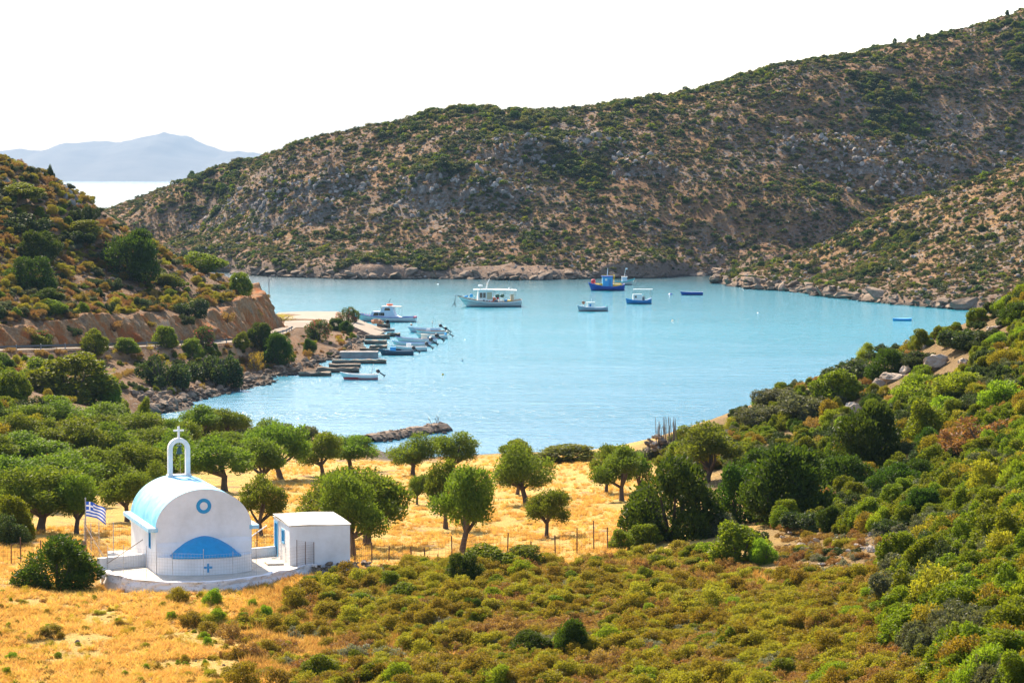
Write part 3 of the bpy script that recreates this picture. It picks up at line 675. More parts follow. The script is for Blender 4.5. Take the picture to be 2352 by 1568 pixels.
st = onz(*K(1545, 1142), TERR_Z); MB().box(st[0]-0.4, st[0]+0.4, st[1]-0.45, st[1]+0.45, TERR_Z - 0.01, TERR_Z + 0.07, 0.26).build('door_step', M['whitefloor'], terr)

# ------------------------------------------------------------------ hut
hut = thing('hut', 'small flat-roofed white hut with a blue side door', 'hut', tuple(HUT_O), HUT_R)
HWD, HD, HH = 2.96, 4.3, 1.86
DY0, DY1, DZ1 = 3.15, 4.05, 1.70; VY0, VY1, VZ0, VZ1 = 1.35, 2.05, 0.85, 1.55
b = MB().box(0, 0.22, 0.2, VY0, -0.6, HH); b.box(0, 0.22, VY1, DY0, -0.6, HH); b.box(0, 0.22, DY1, HD - 0.2, -0.6, HH)
b.box(0, 0.22, VY0, VY1, -0.6, VZ0); b.box(0, 0.22, VY0, VY1, VZ1, HH); b.box(0, 0.22, DY0, DY1, DZ1, HH); b.box(0, 0.22, DY0, DY1, -0.6, 0.0)
b.build('side_wall', M['white'], hut)
MB().box(HWD - 0.22, HWD, 0.2, HD - 0.2, -0.6, HH).build('side_wall', M['white'], hut)
MB().box(0, HWD, 0, 0.2, -0.6, HH).build('front_wall', M['white'], hut)
MB().box(0, HWD, HD - 0.2, HD, -0.6, HH).build('back_wall', M['white'], hut)
M['hutroof'] = paint('stained_white_roof', (0.60, 0.55, 0.48), 0.9, scale=0.9, col2=(0.50, 0.42, 0.34), lo=0.50, hi=0.75)
b = MB(); rows = []
for y in np.linspace(-0.04, HD + 0.04, 9): rows.append([(x, y, HH + 0.05 + 0.10*(y/HD) + 0.02*math.sin(x*2 + y)) for x in np.linspace(-0.05, HWD + 0.05, 7)])
b.grid(rows); b.box(-0.05, HWD + 0.05, -0.04, HD + 0.04, HH + 0.002, HH + 0.03); b.build('roof_slab', M['hutroof'], hut)
d_ = MB().box(0.06, 0.11, DY0 + 0.09, DY1 - 0.09, 0.02, DZ1 - 0.09).build('door', M['blue'], hut)
b = MB().box(-0.03, 0.14, DY0, DY0 + 0.09, 0, DZ1); b.box(-0.03, 0.14, DY1 - 0.09, DY1, 0, DZ1); b.box(-0.03, 0.14, DY0 + 0.09, DY1 - 0.09, DZ1 - 0.09, DZ1); b.build('door_frame', M['blueframe'], d_)
MB().box(0.03, 0.06, DY0 + 0.15, DY0 + 0.22, 0.8, 0.9).build('handle', M['steel'], d_)
w_ = MB().box(0.08, 0.12, VY0 + 0.08, VY1 - 0.08, VZ0 + 0.08, VZ1 - 0.08).build('window', M['blue'], hut)
b = MB().box(-0.03, 0.14, VY0, VY0 + 0.08, VZ0, VZ1); b.box(-0.03, 0.14, VY1 - 0.08, VY1, VZ0, VZ1); b.box(-0.03, 0.14, VY0 + 0.08, VY1 - 0.08, VZ0, VZ0 + 0.08); b.box(-0.03, 0.14, VY0 + 0.08, VY1 - 0.08, VZ1 - 0.08, VZ1); b.build('window_frame', M['blueframe'], w_)
MB().tube([(-0.05, 2.6, HH), (-0.05, 2.6, 0.08), (-0.16, 2.5, 0.04), (-0.45, 2.4, 0.03)], 0.035, 8).build('drain_pipe', M['white'], hut)

# rubble foundation in front of the hut
fo = thing('rubble_footing', 'loose grey stones piled along the foot of the small hut', 'stones', tuple(hw_(1.3, -0.3)) + (TERR_Z - 0.6,), HUT_R)
r = random.Random(3)
for i in range(46):
    x = r.uniform(-0.1, 2.6); row = i % 4; sz = r.uniform(0.22, 0.46)
    ob('stone', ROCKS[i % 6], fo, (x, -0.02 - row*0.20 + r.uniform(-.06, .06), 0.62 - row*0.13 + r.uniform(-0.06, 0.04)), r.uniform(0, 6), (sz*1.3, sz, sz*0.8))

# ------------------------------------------------------------------ wire fences
def wires(b, a, c, h0, h1, cell, rad, za, zc):
    a = np.array(a); c = np.array(c); L = np.hypot(*(c - a)); n = max(1, int(L/cell))
    for k in range(n + 1):
        p = a + (c-a)*k/n; zz = za + (zc-za)*k/n; hh = h0 + (h1-h0)*k/n
        b.bar((p[0], p[1], zz), (p[0], p[1], zz + hh), rad)
    m = max(1, int((h0 + h1)/2/cell))
    for k in range(m + 1): b.bar((a[0], a[1], za + h0*k/m), (c[0], c[1], zc + h1*k/m), rad)
tf = thing('wire_fence', 'thin welded wire fence with slim posts around the chapel terrace', 'fence')
posts = [((320,1190),1.25),((437,1232),1.55),((605,1248),1.6),((800,1262),1.42),((1025,1268),1.55),((1240,1252),1.35),((1415,1225),1.7),((1632,1180),1.1),((1838,1145),1.25)]
pp = [onz(*K(*q), TERR_Z)[:2] for q, h in posts]
b = MB()
for i in range(len(pp) - 1):
    wires(b, pp[i], pp[i+1], min(posts[i][1], posts[i+1][1])*0.86, min(posts[i][1], posts[i+1][1])*0.86, 0.145, 0.0045, TERR_Z + 0.02, TERR_Z + 0.02)
b.build('wire_mesh', M['galv'], tf)
for p, (q, h) in zip(pp, posts): MB().bar((p[0], p[1], TERR_Z - 0.05), (p[0] + r.uniform(-.03, .03), p[1], TERR_Z + h*0.95), 0.014).build('post', M['galv'], tf)
bf = thing('wire_fence', 'rusty mesh fence with diagonal braces at the far left terrace corner', 'fence')
qa, qb = P(*K(150, 985), 109.5), P(*K(470, 1000), 107.5); qc = onz(*K(320, 1185), TERR_Z)
b = MB(); wires(b, qa[:2], qb[:2], 1.05, 1.15, 0.16, 0.006, TERR_Z + 0.3, TERR_Z + 0.4); wires(b, qa[:2], qc[:2], 1.0, 1.1, 0.16, 0.005, TERR_Z + 0.3, TERR_Z + 0.02); b.build('wire_mesh', M['rust'], bf)
for p in (qa, (qa*0.66 + qb*0.34), (qa*0.33 + qb*0.67), (qa*0.7 + qc*0.3)): MB().bar((p[0], p[1], TERR_Z - 0.3), (p[0], p[1], TERR_Z + 1.55), 0.022).build('post', M['galv'], bf)
for a_, c_ in ((qa, qc), (cw(-2.4, 3.0), qc)): MB().bar((a_[0], a_[1], TERR_Z + 1.25), (c_[0], c_[1], TERR_Z + 0.3), 0.022).build('brace', M['wood'], bf)
M['gatewire'] = paint('pale_rusty_wire', (0.42, 0.30, 0.24), 0.8)
gf = thing('wire_fence', 'rusty framed mesh gate panel leaning by the white hut front', 'fence')
g0, g1 = onz(*K(1712, 1172), TERR_Z), onz(*K(1838, 1147), TERR_Z) + np.array((0, -0.1, 0))
b = MB(); wires(b, g0[:2], g1[:2], 1.28, 1.05, 0.085, 0.004, TERR_Z + 0.03, TERR_Z + 0.03); b.build('wire_mesh', M['gatewire'], gf)
for p, h in ((g0, 1.35), (g1, 1.1), ((g0 + g1)/2, 1.2)): MB().bar((p[0], p[1], TERR_Z - 0.02), (p[0], p[1], TERR_Z + h), 0.022).build('post', M['rust'], gf)
rf = thing('wire_fence', 'mesh fence with a slanting white rail between chapel and hut', 'fence')
a_, c_ = cw(2.5, 5.2), hw_(-0.25, 4.9); b = MB(); wires(b, a_, c_, 1.25, 1.3, 0.14, 0.006, TERR_Z + 0.2, TERR_Z + 0.2); b.build('wire_mesh', M['rust'], rf)
MB().bar((a_[0], a_[1], TERR_Z + 0.35), (c_[0], c_[1], TERR_Z + 1.35), 0.03).build('rail', M['white'], rf)
p = a_*0.3 + c_*0.7; MB().bar((p[0], p[1], TERR_Z - 0.1), (p[0], p[1], TERR_Z + 1.15), 0.035).build('post', M['rust'], rf)

# field fences: dark iron posts and sheep netting
def field_fence(label, specs):
    f = thing('field_fence', label, 'fence'); base_ = []
    for u, v, hpx in specs:
        g = G(u, v); h = hpx/FV*g[1]; base_.append((g, h))
        MB().tube([(g[0], g[1], g[2] - 0.2), (g[0] + r.uniform(-.05, .05), g[1], g[2] + h)], 0.032, 5).build('post', M['rust'], f)
    b = MB()
    for (p, h), (q, k) in zip(base_[:-1], base_[1:]):
        if abs(p[1] - q[1]) < 14: wires(b, p[:2], q[:2], 1.0, 1.0, 0.2, 0.006, p[2], q[2])
    b.build('wire_mesh', M['rust'], f)
def c5(x, y): return (880 + x/2.613)/1.0884, (1000 + y/2.613)/1.0884
field_fence('dark iron post fence with wire netting along the olive field edge',
    [c5(x, y) + (h/2.844,) for x, y, h in [(-60,1085,120),(20,1075,110),(130,1060,135),(240,1058,110),(390,1060,105),(478,1060,95),(565,1056,50),(655,1050,165),(810,1010,70),(1015,1005,140),(1165,1000,80),(1330,1020,140),(1470,1003,170),(1580,992,205),(1670,985,155),(1757,980,90)]])
field_fence('short rusty netting fence at the far left below the olives', [(-20,1298,52),(26,1295,45),(48,1292,58),(95,1290,50),(150,1285,48)])

# ------------------------------------------------------------------ flag
fp = P(*K(160, 935), 109.5); fz = P(*K(162, 668), 109.5)[2]
pole = thing('flagpole', 'grey flagpole carrying a blue and white striped flag beside the chapel', 'flagpole', (fp[0], fp[1], TERR_Z - 0.3))
MB().tube([(0, 0, -0.2), (0, 0, fz - TERR_Z + 0.3)], 0.03, 8).build('pole', M['steel'], pole)
MB().lathe([(0.01, 0), (0.045, 0.02), (0.045, 0.05), (0.01, 0.08)], 8, (0, 0, fz - TERR_Z + 0.3)).build('finial', M['steel'], pole)
flag = thing('flag', 'Greek flag with white cross and stripes flying from the pole', 'flag', (fp[0] + 0.03, fp[1], fz - 0.12))
FW, FH = 1.06, 0.74
def fpos(s_, t_):                # s along the fly, t down the hoist, both 0..1
    w = math.sin(s_*7.5 + t_*1.6)*0.06*s_ + math.sin(s_*15 + 1)*0.025*s_
    return (FW*s_*0.92, w*1.5, -FH*t_ - 0.42*s_*s_ + 0.05*math.sin(s_*9 + t_*3)*s_)
def patch(s0, s1, t0, t1, y=0.0):
    ns = max(2, int((s1-s0)*26)); rows = [[tuple(np.array(fpos(s0 + (s1-s0)*i/ns, t)) + (0, y, 0)) for i in range(ns+1)] for t in np.linspace(t0, t1, 3)]
    return rows
for k in range(9):
    b = MB(); b.grid(patch(0.37 if k < 5 else 0.0, 1.0, k/9, (k+1)/9)); b.build('stripe', M['flagwhite'] if k % 2 else M['flagblue'], flag, smooth=True)
b = MB(); b.grid(patch(0, 0.37, 0, 5/9)); can = b.build('canton', M['flagblue'], flag, smooth=True)
b = MB(); b.grid(patch(0.148, 0.222, 0, 5/9, -0.008)); b.grid(patch(0, 0.148, 2/9, 3/9, -0.008)); b.grid(patch(0.222, 0.37, 2/9, 3/9, -0.008)); b.build('cross', M['flagwhite'], can, smooth=True)
b = MB(); b.grid(patch(0.148, 0.222, 0, 5/9, 0.008)); b.grid(patch(0, 0.148, 2/9, 3/9, 0.008)); b.grid(patch(0.222, 0.37, 2/9, 3/9, 0.008)); b.build('cross', M['flagwhite'], can, smooth=True)
ob('stone_block', ROCKS[1], thing('corner_stone', 'pale stone block at the foot of the flagpole', 'stone', (fp[0] - 0.08, fp[1] - 0.15, TERR_Z + 0.25)), (0, 0, 0), 0.4, (0.45, 0.4, 0.9))

# ------------------------------------------------------------------ road, quay, guard rail, lamp
b = MB(); rows = [[], []]; rc = [np.array(p) for p in ROADC]; rc = dense(rc, 1.5); WR = 2.3; lefts = []; rights = []
for i, p in enumerate(rc):
    t_ = rc[min(i+1, len(rc)-1)] - rc[max(i-1, 0)]; t_ = t_/np.linalg.norm(t_); n_ = np.array((-t_[1], t_[0]))
    lefts.append(p + n_*WR); rights.append(p - n_*WR)
zz = [float(road_z(p[0], p[1])) + 0.03 for p in rc]
b.grid([[(p[0], p[1], z) for p, z in zip(lefts, zz)], [(p[0], p[1], z) for p, z in zip(rc, zz)], [(p[0], p[1], z) for p, z in zip(rights, zz)]])
tag(b.build('road', M['road']), kind='structure')
QZ = 1.55
qp = [onz(u, v, QZ)[:2] for u, v in [(650,752),(656,735),(632,724),(640,718.5),(700,716),(778,716.5),(806,726),(824,735),(806,748),(760,750),(722,757),(690,768)]]
b = MB().prism([tuple(p) for p in qp], -1.2, QZ + 0.1); tag(b.build('pavement', M['concrete']), kind='structure')
# slip sloping from the quay down to the water
e0 = [onz(u, v, QZ) + (0, 0, 0.09) for u, v in [(806,727),(824,736),(808,749)]]; e1 = [onz(u, v, 0.3) for u, v in [(870,752),(884,761),(862,772)]]; rows = []
for f in np.linspace(0, 1, 9):
    rows.append([tuple(e0[0]*(1-f) + e1[0]*f + (0, 0, 0.05*math.sin(f*9))), tuple(e0[1]*(1-f) + e1[1]*f), tuple(e0[2]*(1-f) + e1[2]*f)])
rows = [[(r_[0][0], r_[0][1], -1.0)] + r_ + [(r_[2][0], r_[2][1], -1.0)] for r_ in rows]
b = MB().grid(rows); b.add(rows[-1], [(0, 1, 2, 3, 4)]); tag(b.build('pavement', M['concrete']), kind='structure')
M['railgrey'] = paint('dull_zinc', (0.13, 0.125, 0.12), 0.7)
gr = thing('guard_rail', 'grey metal guard rail along the coast road below the clay cut', 'guard rail')
gpts = rights[2:int(len(rights)*0.66)]; gpts = [p + (np.array(q) - np.array(p))*-0.06 for p, q in zip(gpts, rc[2:])]
gz = [float(bil(p[0], p[1])) for p in gpts]
MB().grid([[(p[0], p[1], z + h) for p, z in zip(gpts, gz)] for h in (0.42, 0.50, 0.58, 0.66)]).build('rail', M['railgrey'], gr)
for p, z in list(zip(gpts, gz))[::3]: MB().box(p[0]-0.06, p[0]+0.06, p[1]+0.03, p[1]+0.13, z - 0.3, z + 0.75).build('post', M['steel'], gr)
lp = P(618, 672, 366); lz = P(618, 634, 366)[2]
lamp = thing('street_lamp', 'slim grey street lamp on the quay at the end of the headland', 'street lamp', (lp[0], lp[1], 1.2))
MB().tube([(0, 0, 0), (0, 0, lz - 1.2)], [0.11, 0.07], 8).build('pole', M['steel'], lamp)
MB().tube([(0, 0, lz - 1.25), (0.35, 0, lz - 1.12)], 0.05, 6).build('arm', M['steel'], lamp)
MB().box(0.3, 1.0, -0.13, 0.13, lz - 1.16, lz - 1.04).build('lamp_head', M['steel'], lamp)

# ------------------------------------------------------------------ jetties and stone works
def c2(x, y): return (640 + x/3.92)/1.0884, (680 + y/3.92)/1.0884
def jetty(label, x0, x1, ytop, ybot, mat, wid=1.5, seed=0, rough=0.14):
    a = onz(*c2(x0, ybot)); c = onz(*c2(x1, ybot)); h = (ybot - ytop)/3.92/7111*a[1]*0.80; h = max(0.35, h)
    t = thing('stone_jetty', label, 'jetty', (a[0], a[1], 0))
    L = c[0] - a[0]; n = max(6, int(L/0.5)); dy = c[1] - a[1]; b = MB(); rows = []
    prof_ = [(0, -0.8), (-0.05, 0.0), (0.02, h*0.55), (0.0, h*0.92), (0.12, h), (wid*0.5, h), (wid - 0.12, h), (wid, h*0.9), (wid, -0.8)]
    for j, (yy, z) in enumerate(prof_):
        rw = []
        for i in range(n + 1):
            jx = (vnoise(i*0.9, j*1.3, 400 + seed) - 0.5)*rough*2; jz = (vnoise(i*0.6, j*0.5 + 7, 430 + seed) - 0.5)*rough*(1.5 if z > 0 else 0)
            rw.append((L*i/n + jx, yy + dy*i/n + (vnoise(i*0.8, j*1.1, 460 + seed) - 0.5)*rough*2.5, z + jz))
        rows.append(rw)
    b.grid(rows)
    m = len(prof_); b.add([rows[j][0] for j in range(m)], [tuple(range(m))]); b.add([rows[j][-1] for j in range(m)], [tuple(range(m))])
    b.build('jetty_body', mat, t)
    return t
jetty('tall smooth grey concrete jetty beside the dark blue boat', 820, 1192, 765, 845, M['greycon'], 2.6, 1, 0.03)
jetty('long thin jetty with a dark tip below the tall concrete one', 742, 1275, 850, 897, M['jetty'], 1.3, 2)
jetty('short dark-tipped stone jetty third from the red striped boat', 715, 1018, 890, 937, M['jetty'], 1.3, 3)
jetty('rough rounded stone jetty just behind the red striped boat', 590, 1000, 925, 985, M['jetty'], 1.5, 4, 0.2)
jetty('low flat stone jetty nearest to the olive grove', 420, 722, 972, 1020, M['jetty'], 1.7, 5, 0.2)
jetty('thick weathered jetty below the sloping quay', 1070, 1312, 605, 655, M['jetty'], 1.5, 6, 0.18)
jetty('stubby broken jetty end with a rusty corner', 1290, 1407, 588, 632, M['jetty'], 1.3, 7, 0.2)
jetty('flat sandy jetty behind the long white open boat', 1060, 1275, 665, 706, M['jetty'], 2.2, 8, 0.15)
jetty('small sandy jetty wedge in front of the flat one', 1110, 1282, 708, 748, M['jetty'], 1.6, 9, 0.15)
jetty('curved low stone jetty at the bow of the dark blue boat', 1020, 1205, 742, 778, M['jetty'], 1.5, 10, 0.2)
jetty('dark wet lip at the foot of the sloping quay', 1225, 1357, 548, 582, M['greycon'], 1.4, 11, 0.08)
jetty('grey stone block with tyres beside the cabin boat', 1190, 1310, 492, 548, M['jetty'], 1.6, 12, 0.2)
tyre_c = onz(*c2(1290, 545))
for k in range(2):
    ty = thing('tyre', ['upper black tyre fender on the block by the cabin boat', 'lower black tyre fender on the block by the cabin boat'][k], 'tyre', (tyre_c[0] + 0.1*k, tyre_c[1] - 0.2, 1.05 - k*0.6), group='tyre fenders')
    ob('tread', MB().lathe([(0.18, -0.12), (0.36, -0.13), (0.40, -0.06), (0.40, 0.06), (0.36, 0.13), (0.18, 0.12), (0.18, -0.12)], 16, axis='y').mesh('tread', paint('black_rubber', (0.02, 0.02, 0.022), 0.8) if k == 0 else bpy.data.materials['black_rubber'], True), ty)
nets = thing('net_pile', 'heap of orange fishing nets on the sloping quay', 'nets', tuple(onz(*c2(1185, 500), QZ + 0.1)))
M['net'] = paint('orange_netting', (0.52, 0.20, 0.10), 0.95, scale=5, col2=(0.50, 0.36, 0.22), bump=1.0, bscale=14)
for k, (x, y, z, s_) in enumerate([(-0.35, 0, 0.3, 1.3), (0.35, 0.1, 0.25, 1.1), (0.0, -0.25, 0.45, 1.2), (0.75, -0.1, 0.15, 0.9)]):
    me = rock_mesh('fold', 600 + k, M['net'], 3, 0.8, 4); ob('fold', me, nets, (x, y, z), k, (s_*1.15, s_, s_*0.9))
# breakwater
bw = thing('stone_breakwater', 'low rubble breakwater reaching into the bay behind the olive trees', 'breakwater', tuple(onz(850, 1012)))
p0, p1 = onz(842, 1014), onz(1018, 988); o_ = np.array(bw.location)
bm_ = MB(); nn = 24; rows = []
for i in range(nn + 1):
    q = p0 + (p1 - p0)*(i/nn) - o_; dn = (p1 - p0)/np.linalg.norm(p1 - p0); k = 0.85 + 0.3*vnoise(i*0.5, 2, 6)
    rows.append([(q[0] - dn[1]*w_ + (vnoise(i, w_, 7) - .5)*.3, q[1] + dn[0]*w_, z_*k) for w_, z_ in ((-1.5, -0.5), (-1.1, 0.25), (-0.5, 0.7), (0.2, 0.78), (0.9, 0.4), (1.5, -0.5))])
bm_.grid(rows).build('rubble_core', M['rock'], bw)
for i in range(280):
    f_ = r.random(); side = r.gauss(0, 0.42); sz = r.uniform(0.35, 0.75); hgt = max(0.0, 0.78 - abs(side)*0.75)*(0.75 + 0.5*vnoise(f_*7, 0, 5))
    q = p0 + (p1 - p0)*f_ - o_; dn = np.array((p1 - p0)); dn = dn/np.linalg.norm(dn)
    ob('stone', ROCKS[i % 6], bw, (q[0] - dn[1]*side*1.9, q[1] + dn[0]*side*1.9, hgt*r.uniform(0.55, 1.0) + 0.05), r.uniform(0, 6), (sz*1.2, sz, sz*0.8))
for k in range(4):
    q = p0 + (p1 - p0)*(0.86 + 0.035*k) - o_; MB().tube([(q[0], q[1], 0.6), (q[0] + r.uniform(-.7, .7), q[1], 1.5 + r.uniform(-.2, .2))], 0.03, 5).build('stick', M['wood'], bw)
# heap of stones and branches on the far shore corner of the field
hp = G(1508, 1052); heap = thing('stone_heap', 'heap of rubble stuck with upright dead branches at the water edge', 'stone heap', tuple(hp))
for i in range(70):
    a_ = r.random(); z = a_*2.2*r.uniform(0.55, 1); w_ = (2.4 - z)*0.75; sz = r.uniform(0.35, 0.75)
    ob('stone', LIMES[i % 4] if i % 3 == 0 else ROCKS[i % 6], heap, (r.uniform(-w_, w_), r.uniform(-0.8, 0.8), z), r.uniform(0, 6), (sz*1.1, sz, sz*0.8))
for i in range(26):
    x = r.uniform(0.0, 1.7); MB().tube([(x, r.uniform(-.4, .4), 0.8), (x + r.uniform(-.25, .25), r.uniform(-.4, .4), 2.5 + r.uniform(0, 1.0))], [0.05, 0.02], 5).build('branch', M['wood'], heap)

# ------------------------------------------------------------------ foliage meshes (unit width and height, base at 0)
LF = {
 'olive': leafy('olive_leaves', (0.050, 0.082, 0.011), (0.175, 0.215, 0.028), 0.46),
 'juniper': leafy('juniper_sprays', (0.020, 0.044, 0.007), (0.080, 0.118, 0.014), 0.40),
 'mastic': leafy('mastic_leaves', (0.058, 0.085, 0.007), (0.200, 0.220, 0.016), 0.47),
 'grey': leafy('grey_green_leaves', (0.060, 0.070, 0.035), (0.145, 0.150, 0.080), 0.35),
 'bright': leafy('bright_spurge_leaves', (0.105, 0.170, 0.012), (0.260, 0.310, 0.028), 0.45),
 'cushion': leafy('olive_cushion_twigs', (0.105, 0.088, 0.011), (0.325, 0.250, 0.030), 0.47, 0.03),
 'brown': leafy('brown_dry_twigs', (0.140, 0.080, 0.030), (0.350, 0.195, 0.065), 0.38, 0.02),
 'ash': leafy('ashen_twigs', (0.110, 0.105, 0.075), (0.250, 0.235, 0.160), 0.30, 0.02),
 'straw': leafy('dry_straw', (0.54, 0.33, 0.07), (0.80, 0.54, 0.16), 0.38, 0.012, tcol=(1, 0.9, 0.7)),
 'amber': leafy('amber_grass', (0.36, 0.20, 0.045), (0.56, 0.36, 0.10), 0.40, 0.012, tcol=(1, 0.9, 0.7)),
 'yellow': leafy('yellow_weed', (0.26, 0.20, 0.02), (0.46, 0.33, 0.035), 0.40, 0.02),
 'rose': leafy('oleander_leaves', (0.035, 0.065, 0.015), (0.11, 0.14, 0.03), 0.40, 0.01, vary=0.1, split=(0.74, (0.50, 0.09, 0.13))),
 'hillolive': leafy('hill_olive_twigs', (0.070, 0.072, 0.020), (0.185, 0.165, 0.045), 0.36, 0.02),
 'hillbrown': leafy('hill_brown_twigs', (0.115, 0.075, 0.045), (0.255, 0.165, 0.095), 0.33, 0.02),
 'dark': leafy('dark_maquis_leaves', (0.022, 0.040, 0.015), (0.080, 0.098, 0.028), 0.33),
}
def leaves(rg, lobes, n, size, asp, up=0.3, shell=0.45, jag=0.08):
    lb = np.array(lobes, float); area = (lb[:, 3]*lb[:, 4] + lb[:, 3]*lb[:, 5] + lb[:, 4]*lb[:, 5]); k = rg.choice(len(lb), n*2, p=area/area.sum())
    d = rg.normal(size=(n*2, 3)); d /= np.linalg.norm(d, axis=1, keepdims=True)
    rr = 1 - shell*rg.random(n*2)**1.8 + jag*rg.normal(size=n*2)
    p = lb[k, :3] + d*lb[k, 3:6]*rr[:, None]
    deep = np.zeros(n*2, bool)
    for j in range(len(lb)):
        q = ((p - lb[j, :3])/lb[j, 3:6]); deep |= (np.einsum('ij,ij->i', q, q) < 0.36) & (k != j)
    ok = np.nonzero(~deep & (p[:, 2] > 0.0))[0][:n]; p = p[ok]; d = d[ok]; k = k[ok]; m = len(p)
    a = rg.normal(size=(m, 3))*0.75 + d*0.6 + np.array((0, 0, up)); a /= np.linalg.norm(a, axis=1, keepdims=True)
    b_ = np.cross(a, rg.normal(size=(m, 3))); b_ /= np.linalg.norm(b_, axis=1, keepdims=True)
    s_ = size*(0.6 + 0.8*rg.random(m))[:, None]
    v = np.stack([p - a*s_*0.5, p + b_*s_*asp*0.5, p + a*s_*0.5, p - b_*s_*asp*0.5], 1).reshape(-1, 3)
    lt = rg.random(len(lb)); tone = np.clip(0.35*lt[k] + 0.65*rg.random(m), 0, 1)
    return v, np.arange(m*4).reshape(m, 4), tone
def crown_mesh(name, seed, lobes, n, size, asp, mat, **kw):
    v, f, t = leaves(np.random.default_rng(seed), lobes, n, size, asp, **kw); return mesh_np(name, v, f, [LF[mat]], tone=t)
def olive_lobes(rg):
    L = [(rg.uniform(-.05, .05), rg.uniform(-.05, .05), 0.70, 0.20, 0.20, 0.17)]; sk = rg.uniform(-.10, .10, 2)
    while len(L) < 17:
        d = rg.normal(size=3); d /= np.linalg.norm(d)
        if d[2] < -0.62: continue
        r_ = rg.uniform(0.62, 1.0); q = (d[0]*0.36*r_ + sk[0]*max(d[2], 0), d[1]*0.36*r_ + sk[1]*max(d[2], 0), 0.56 + d[2]*0.33*r_ + rg.uniform(-.04, .05))
        s_ = rg.uniform(0.09, 0.165); L.append(q + (s_*1.15, s_*1.15, s_*rg.uniform(.75, 1.15)))
    return L
def olive_trunk(rg, lobes):
    b = MB(); th = rg.uniform(0.22, 0.32); lean = (rg.uniform(-.05, .05), rg.uniform(-.05, .05))
    b.tube([(0, 0, -0.06), (lean[0]*.4, lean[1]*.4, th*.5), (lean[0], lean[1], th)], [0.055, 0.036, 0.034], 7)
    for L in lobes[1::3] + lobes[:1]:
        mid = (lean[0]*.5 + L[0]*.55 + rg.uniform(-.03, .03), lean[1]*.5 + L[1]*.55, th + (L[2] - th)*.45)
        b.tube([(lean[0], lean[1], th - 0.03), mid, (L[0]*.9, L[1]*.9, L[2])], [0.026, 0.018, 0.006], 5)
    return b.mesh('trunk', M['bark'], True)
OLIVES = []
for i in range(7):
    rg = np.random.default_rng(40 + i); lo_ = olive_lobes(rg)
    OLIVES.append((crown_mesh('crown', 50 + i, lo_, 9500, 0.040, 0.44, 'olive', up=0.6, shell=0.6, jag=0.16), olive_trunk(rg, lo_)))
def dome_lobes(rg, m=9, hz_=0.40):
    L = [(0, 0, 0.38, 0.36, 0.36, 0.42)]
    for i in range(m):
        a = rg.uniform(0, 6.28); rad = rg.uniform(0.18, 0.36); L.append((math.cos(a)*rad, math.sin(a)*rad, rg.uniform(0.15, 0.62)*(1.25 - rad), rg.uniform(.12, .20), rg.uniform(.12, .20), rg.uniform(.14, .24)))
    for i in range(4):
        a = rg.uniform(0, 6.28); L.append((math.cos(a)*.15, math.sin(a)*.15, rg.uniform(.66, .82), .15, .15, .16))
    return L
def scrub_lobes(rg):
    L = [(0, 0, 0.25, 0.34, 0.34, 0.30)]
    for i in range(15):
        a = rg.uniform(0, 6.28); rad = 0.46*math.sqrt(rg.random()); hgt = rg.uniform(0.12, 0.62)*(1.15 - rad); s_ = rg.uniform(.07, .17)
        L.append((math.cos(a)*rad, math.sin(a)*rad, hgt, s_, s_, s_*rg.uniform(1.0, 1.9)))
    return L
def stems(rg, n=5):
    b = MB()
    for i in range(n):
        a = rg.uniform(0, 6.28); b.tube([(0.03*math.cos(a), 0.03*math.sin(a), -0.08), (0.14*math.cos(a), 0.14*math.sin(a), 0.25), (0.26*math.cos(a), 0.26*math.sin(a), 0.55)], [0.035, 0.022, 0.008], 5)
    return b.mesh('stem', M['bark'], True)
def kind_set(kind, mat, seeds, n, size, asp, **kw):
    out = []
    for s_ in seeds:
        rg = np.random.default_rng(s_); out.append(crown_mesh('foliage', s_ + 1000, scrub_lobes(rg) if kind in ('brown', 'ash', 'dark', 'grey') or (kind == 'cushion' and s_ % 2 == 0) or (s_ % 2 and kind == 'mastic') else dome_lobes(rg), n, size, asp, mat, **kw))
    return out
STEMS = [stems(np.random.default_rng(900 + i)) for i in range(3)]
BUSH = {
 'juniper': kind_set('juniper', 'juniper', range(60, 64), 11000, 0.050, 0.40, up=1.1, shell=0.4, jag=0.10),
 'mastic': kind_set('mastic', 'mastic', range(64, 68), 8500, 0.046, 0.62, up=0.3, shell=0.4),
 'grey': kind_set('grey', 'grey', range(68, 71), 8000, 0.046, 0.55, up=0.3),
 'bright': kind_set('bright', 'bright', range(71, 74), 6500, 0.062, 0.34, up=1.3, shell=0.5, jag=0.1),
 'rose': kind_set('rose', 'rose', range(74, 76), 5000, 0.055, 0.42, up=0.8),
 'dark': kind_set('dark', 'dark', range(76, 79), 6000, 0.055, 0.55, up=0.3),
 'yellow': kind_set('yellow', 'yellow', range(79, 81), 900, 0.07, 0.3, up=1.2, shell=0.9, jag=0.2),
 'hillolive': kind_set('hill', 'hillolive', range(92, 95), 3000, 0.065, 0.5, up=0.4, shell=0.45, jag=0.12),
 'cushion': kind_set('cushion', 'cushion', range(81, 86), 3600, 0.062, 0.42, up=0.8, shell=0.5, jag=0.16),
 'brown': kind_set('brown', 'brown', range(86, 89), 2600, 0.070, 0.36, up=0.8, shell=0.6, jag=0.12),
 'ash': kind_set('ash', 'ash', range(89, 92), 2600, 0.065, 0.42, up=0.6, shell=0.5),
}
TINY = {k: kind_set(k, {'cushion': 'hillolive', 'brown': 'hillbrown'}.get(k, k), range(300 + 10*i, 303 + 10*i), 380, 0.16, 0.62, up=0.2, shell=0.35) for i, k in enumerate(['dark', 'mastic', 'cushion', 'brown', 'ash', 'juniper', 'grey'])}
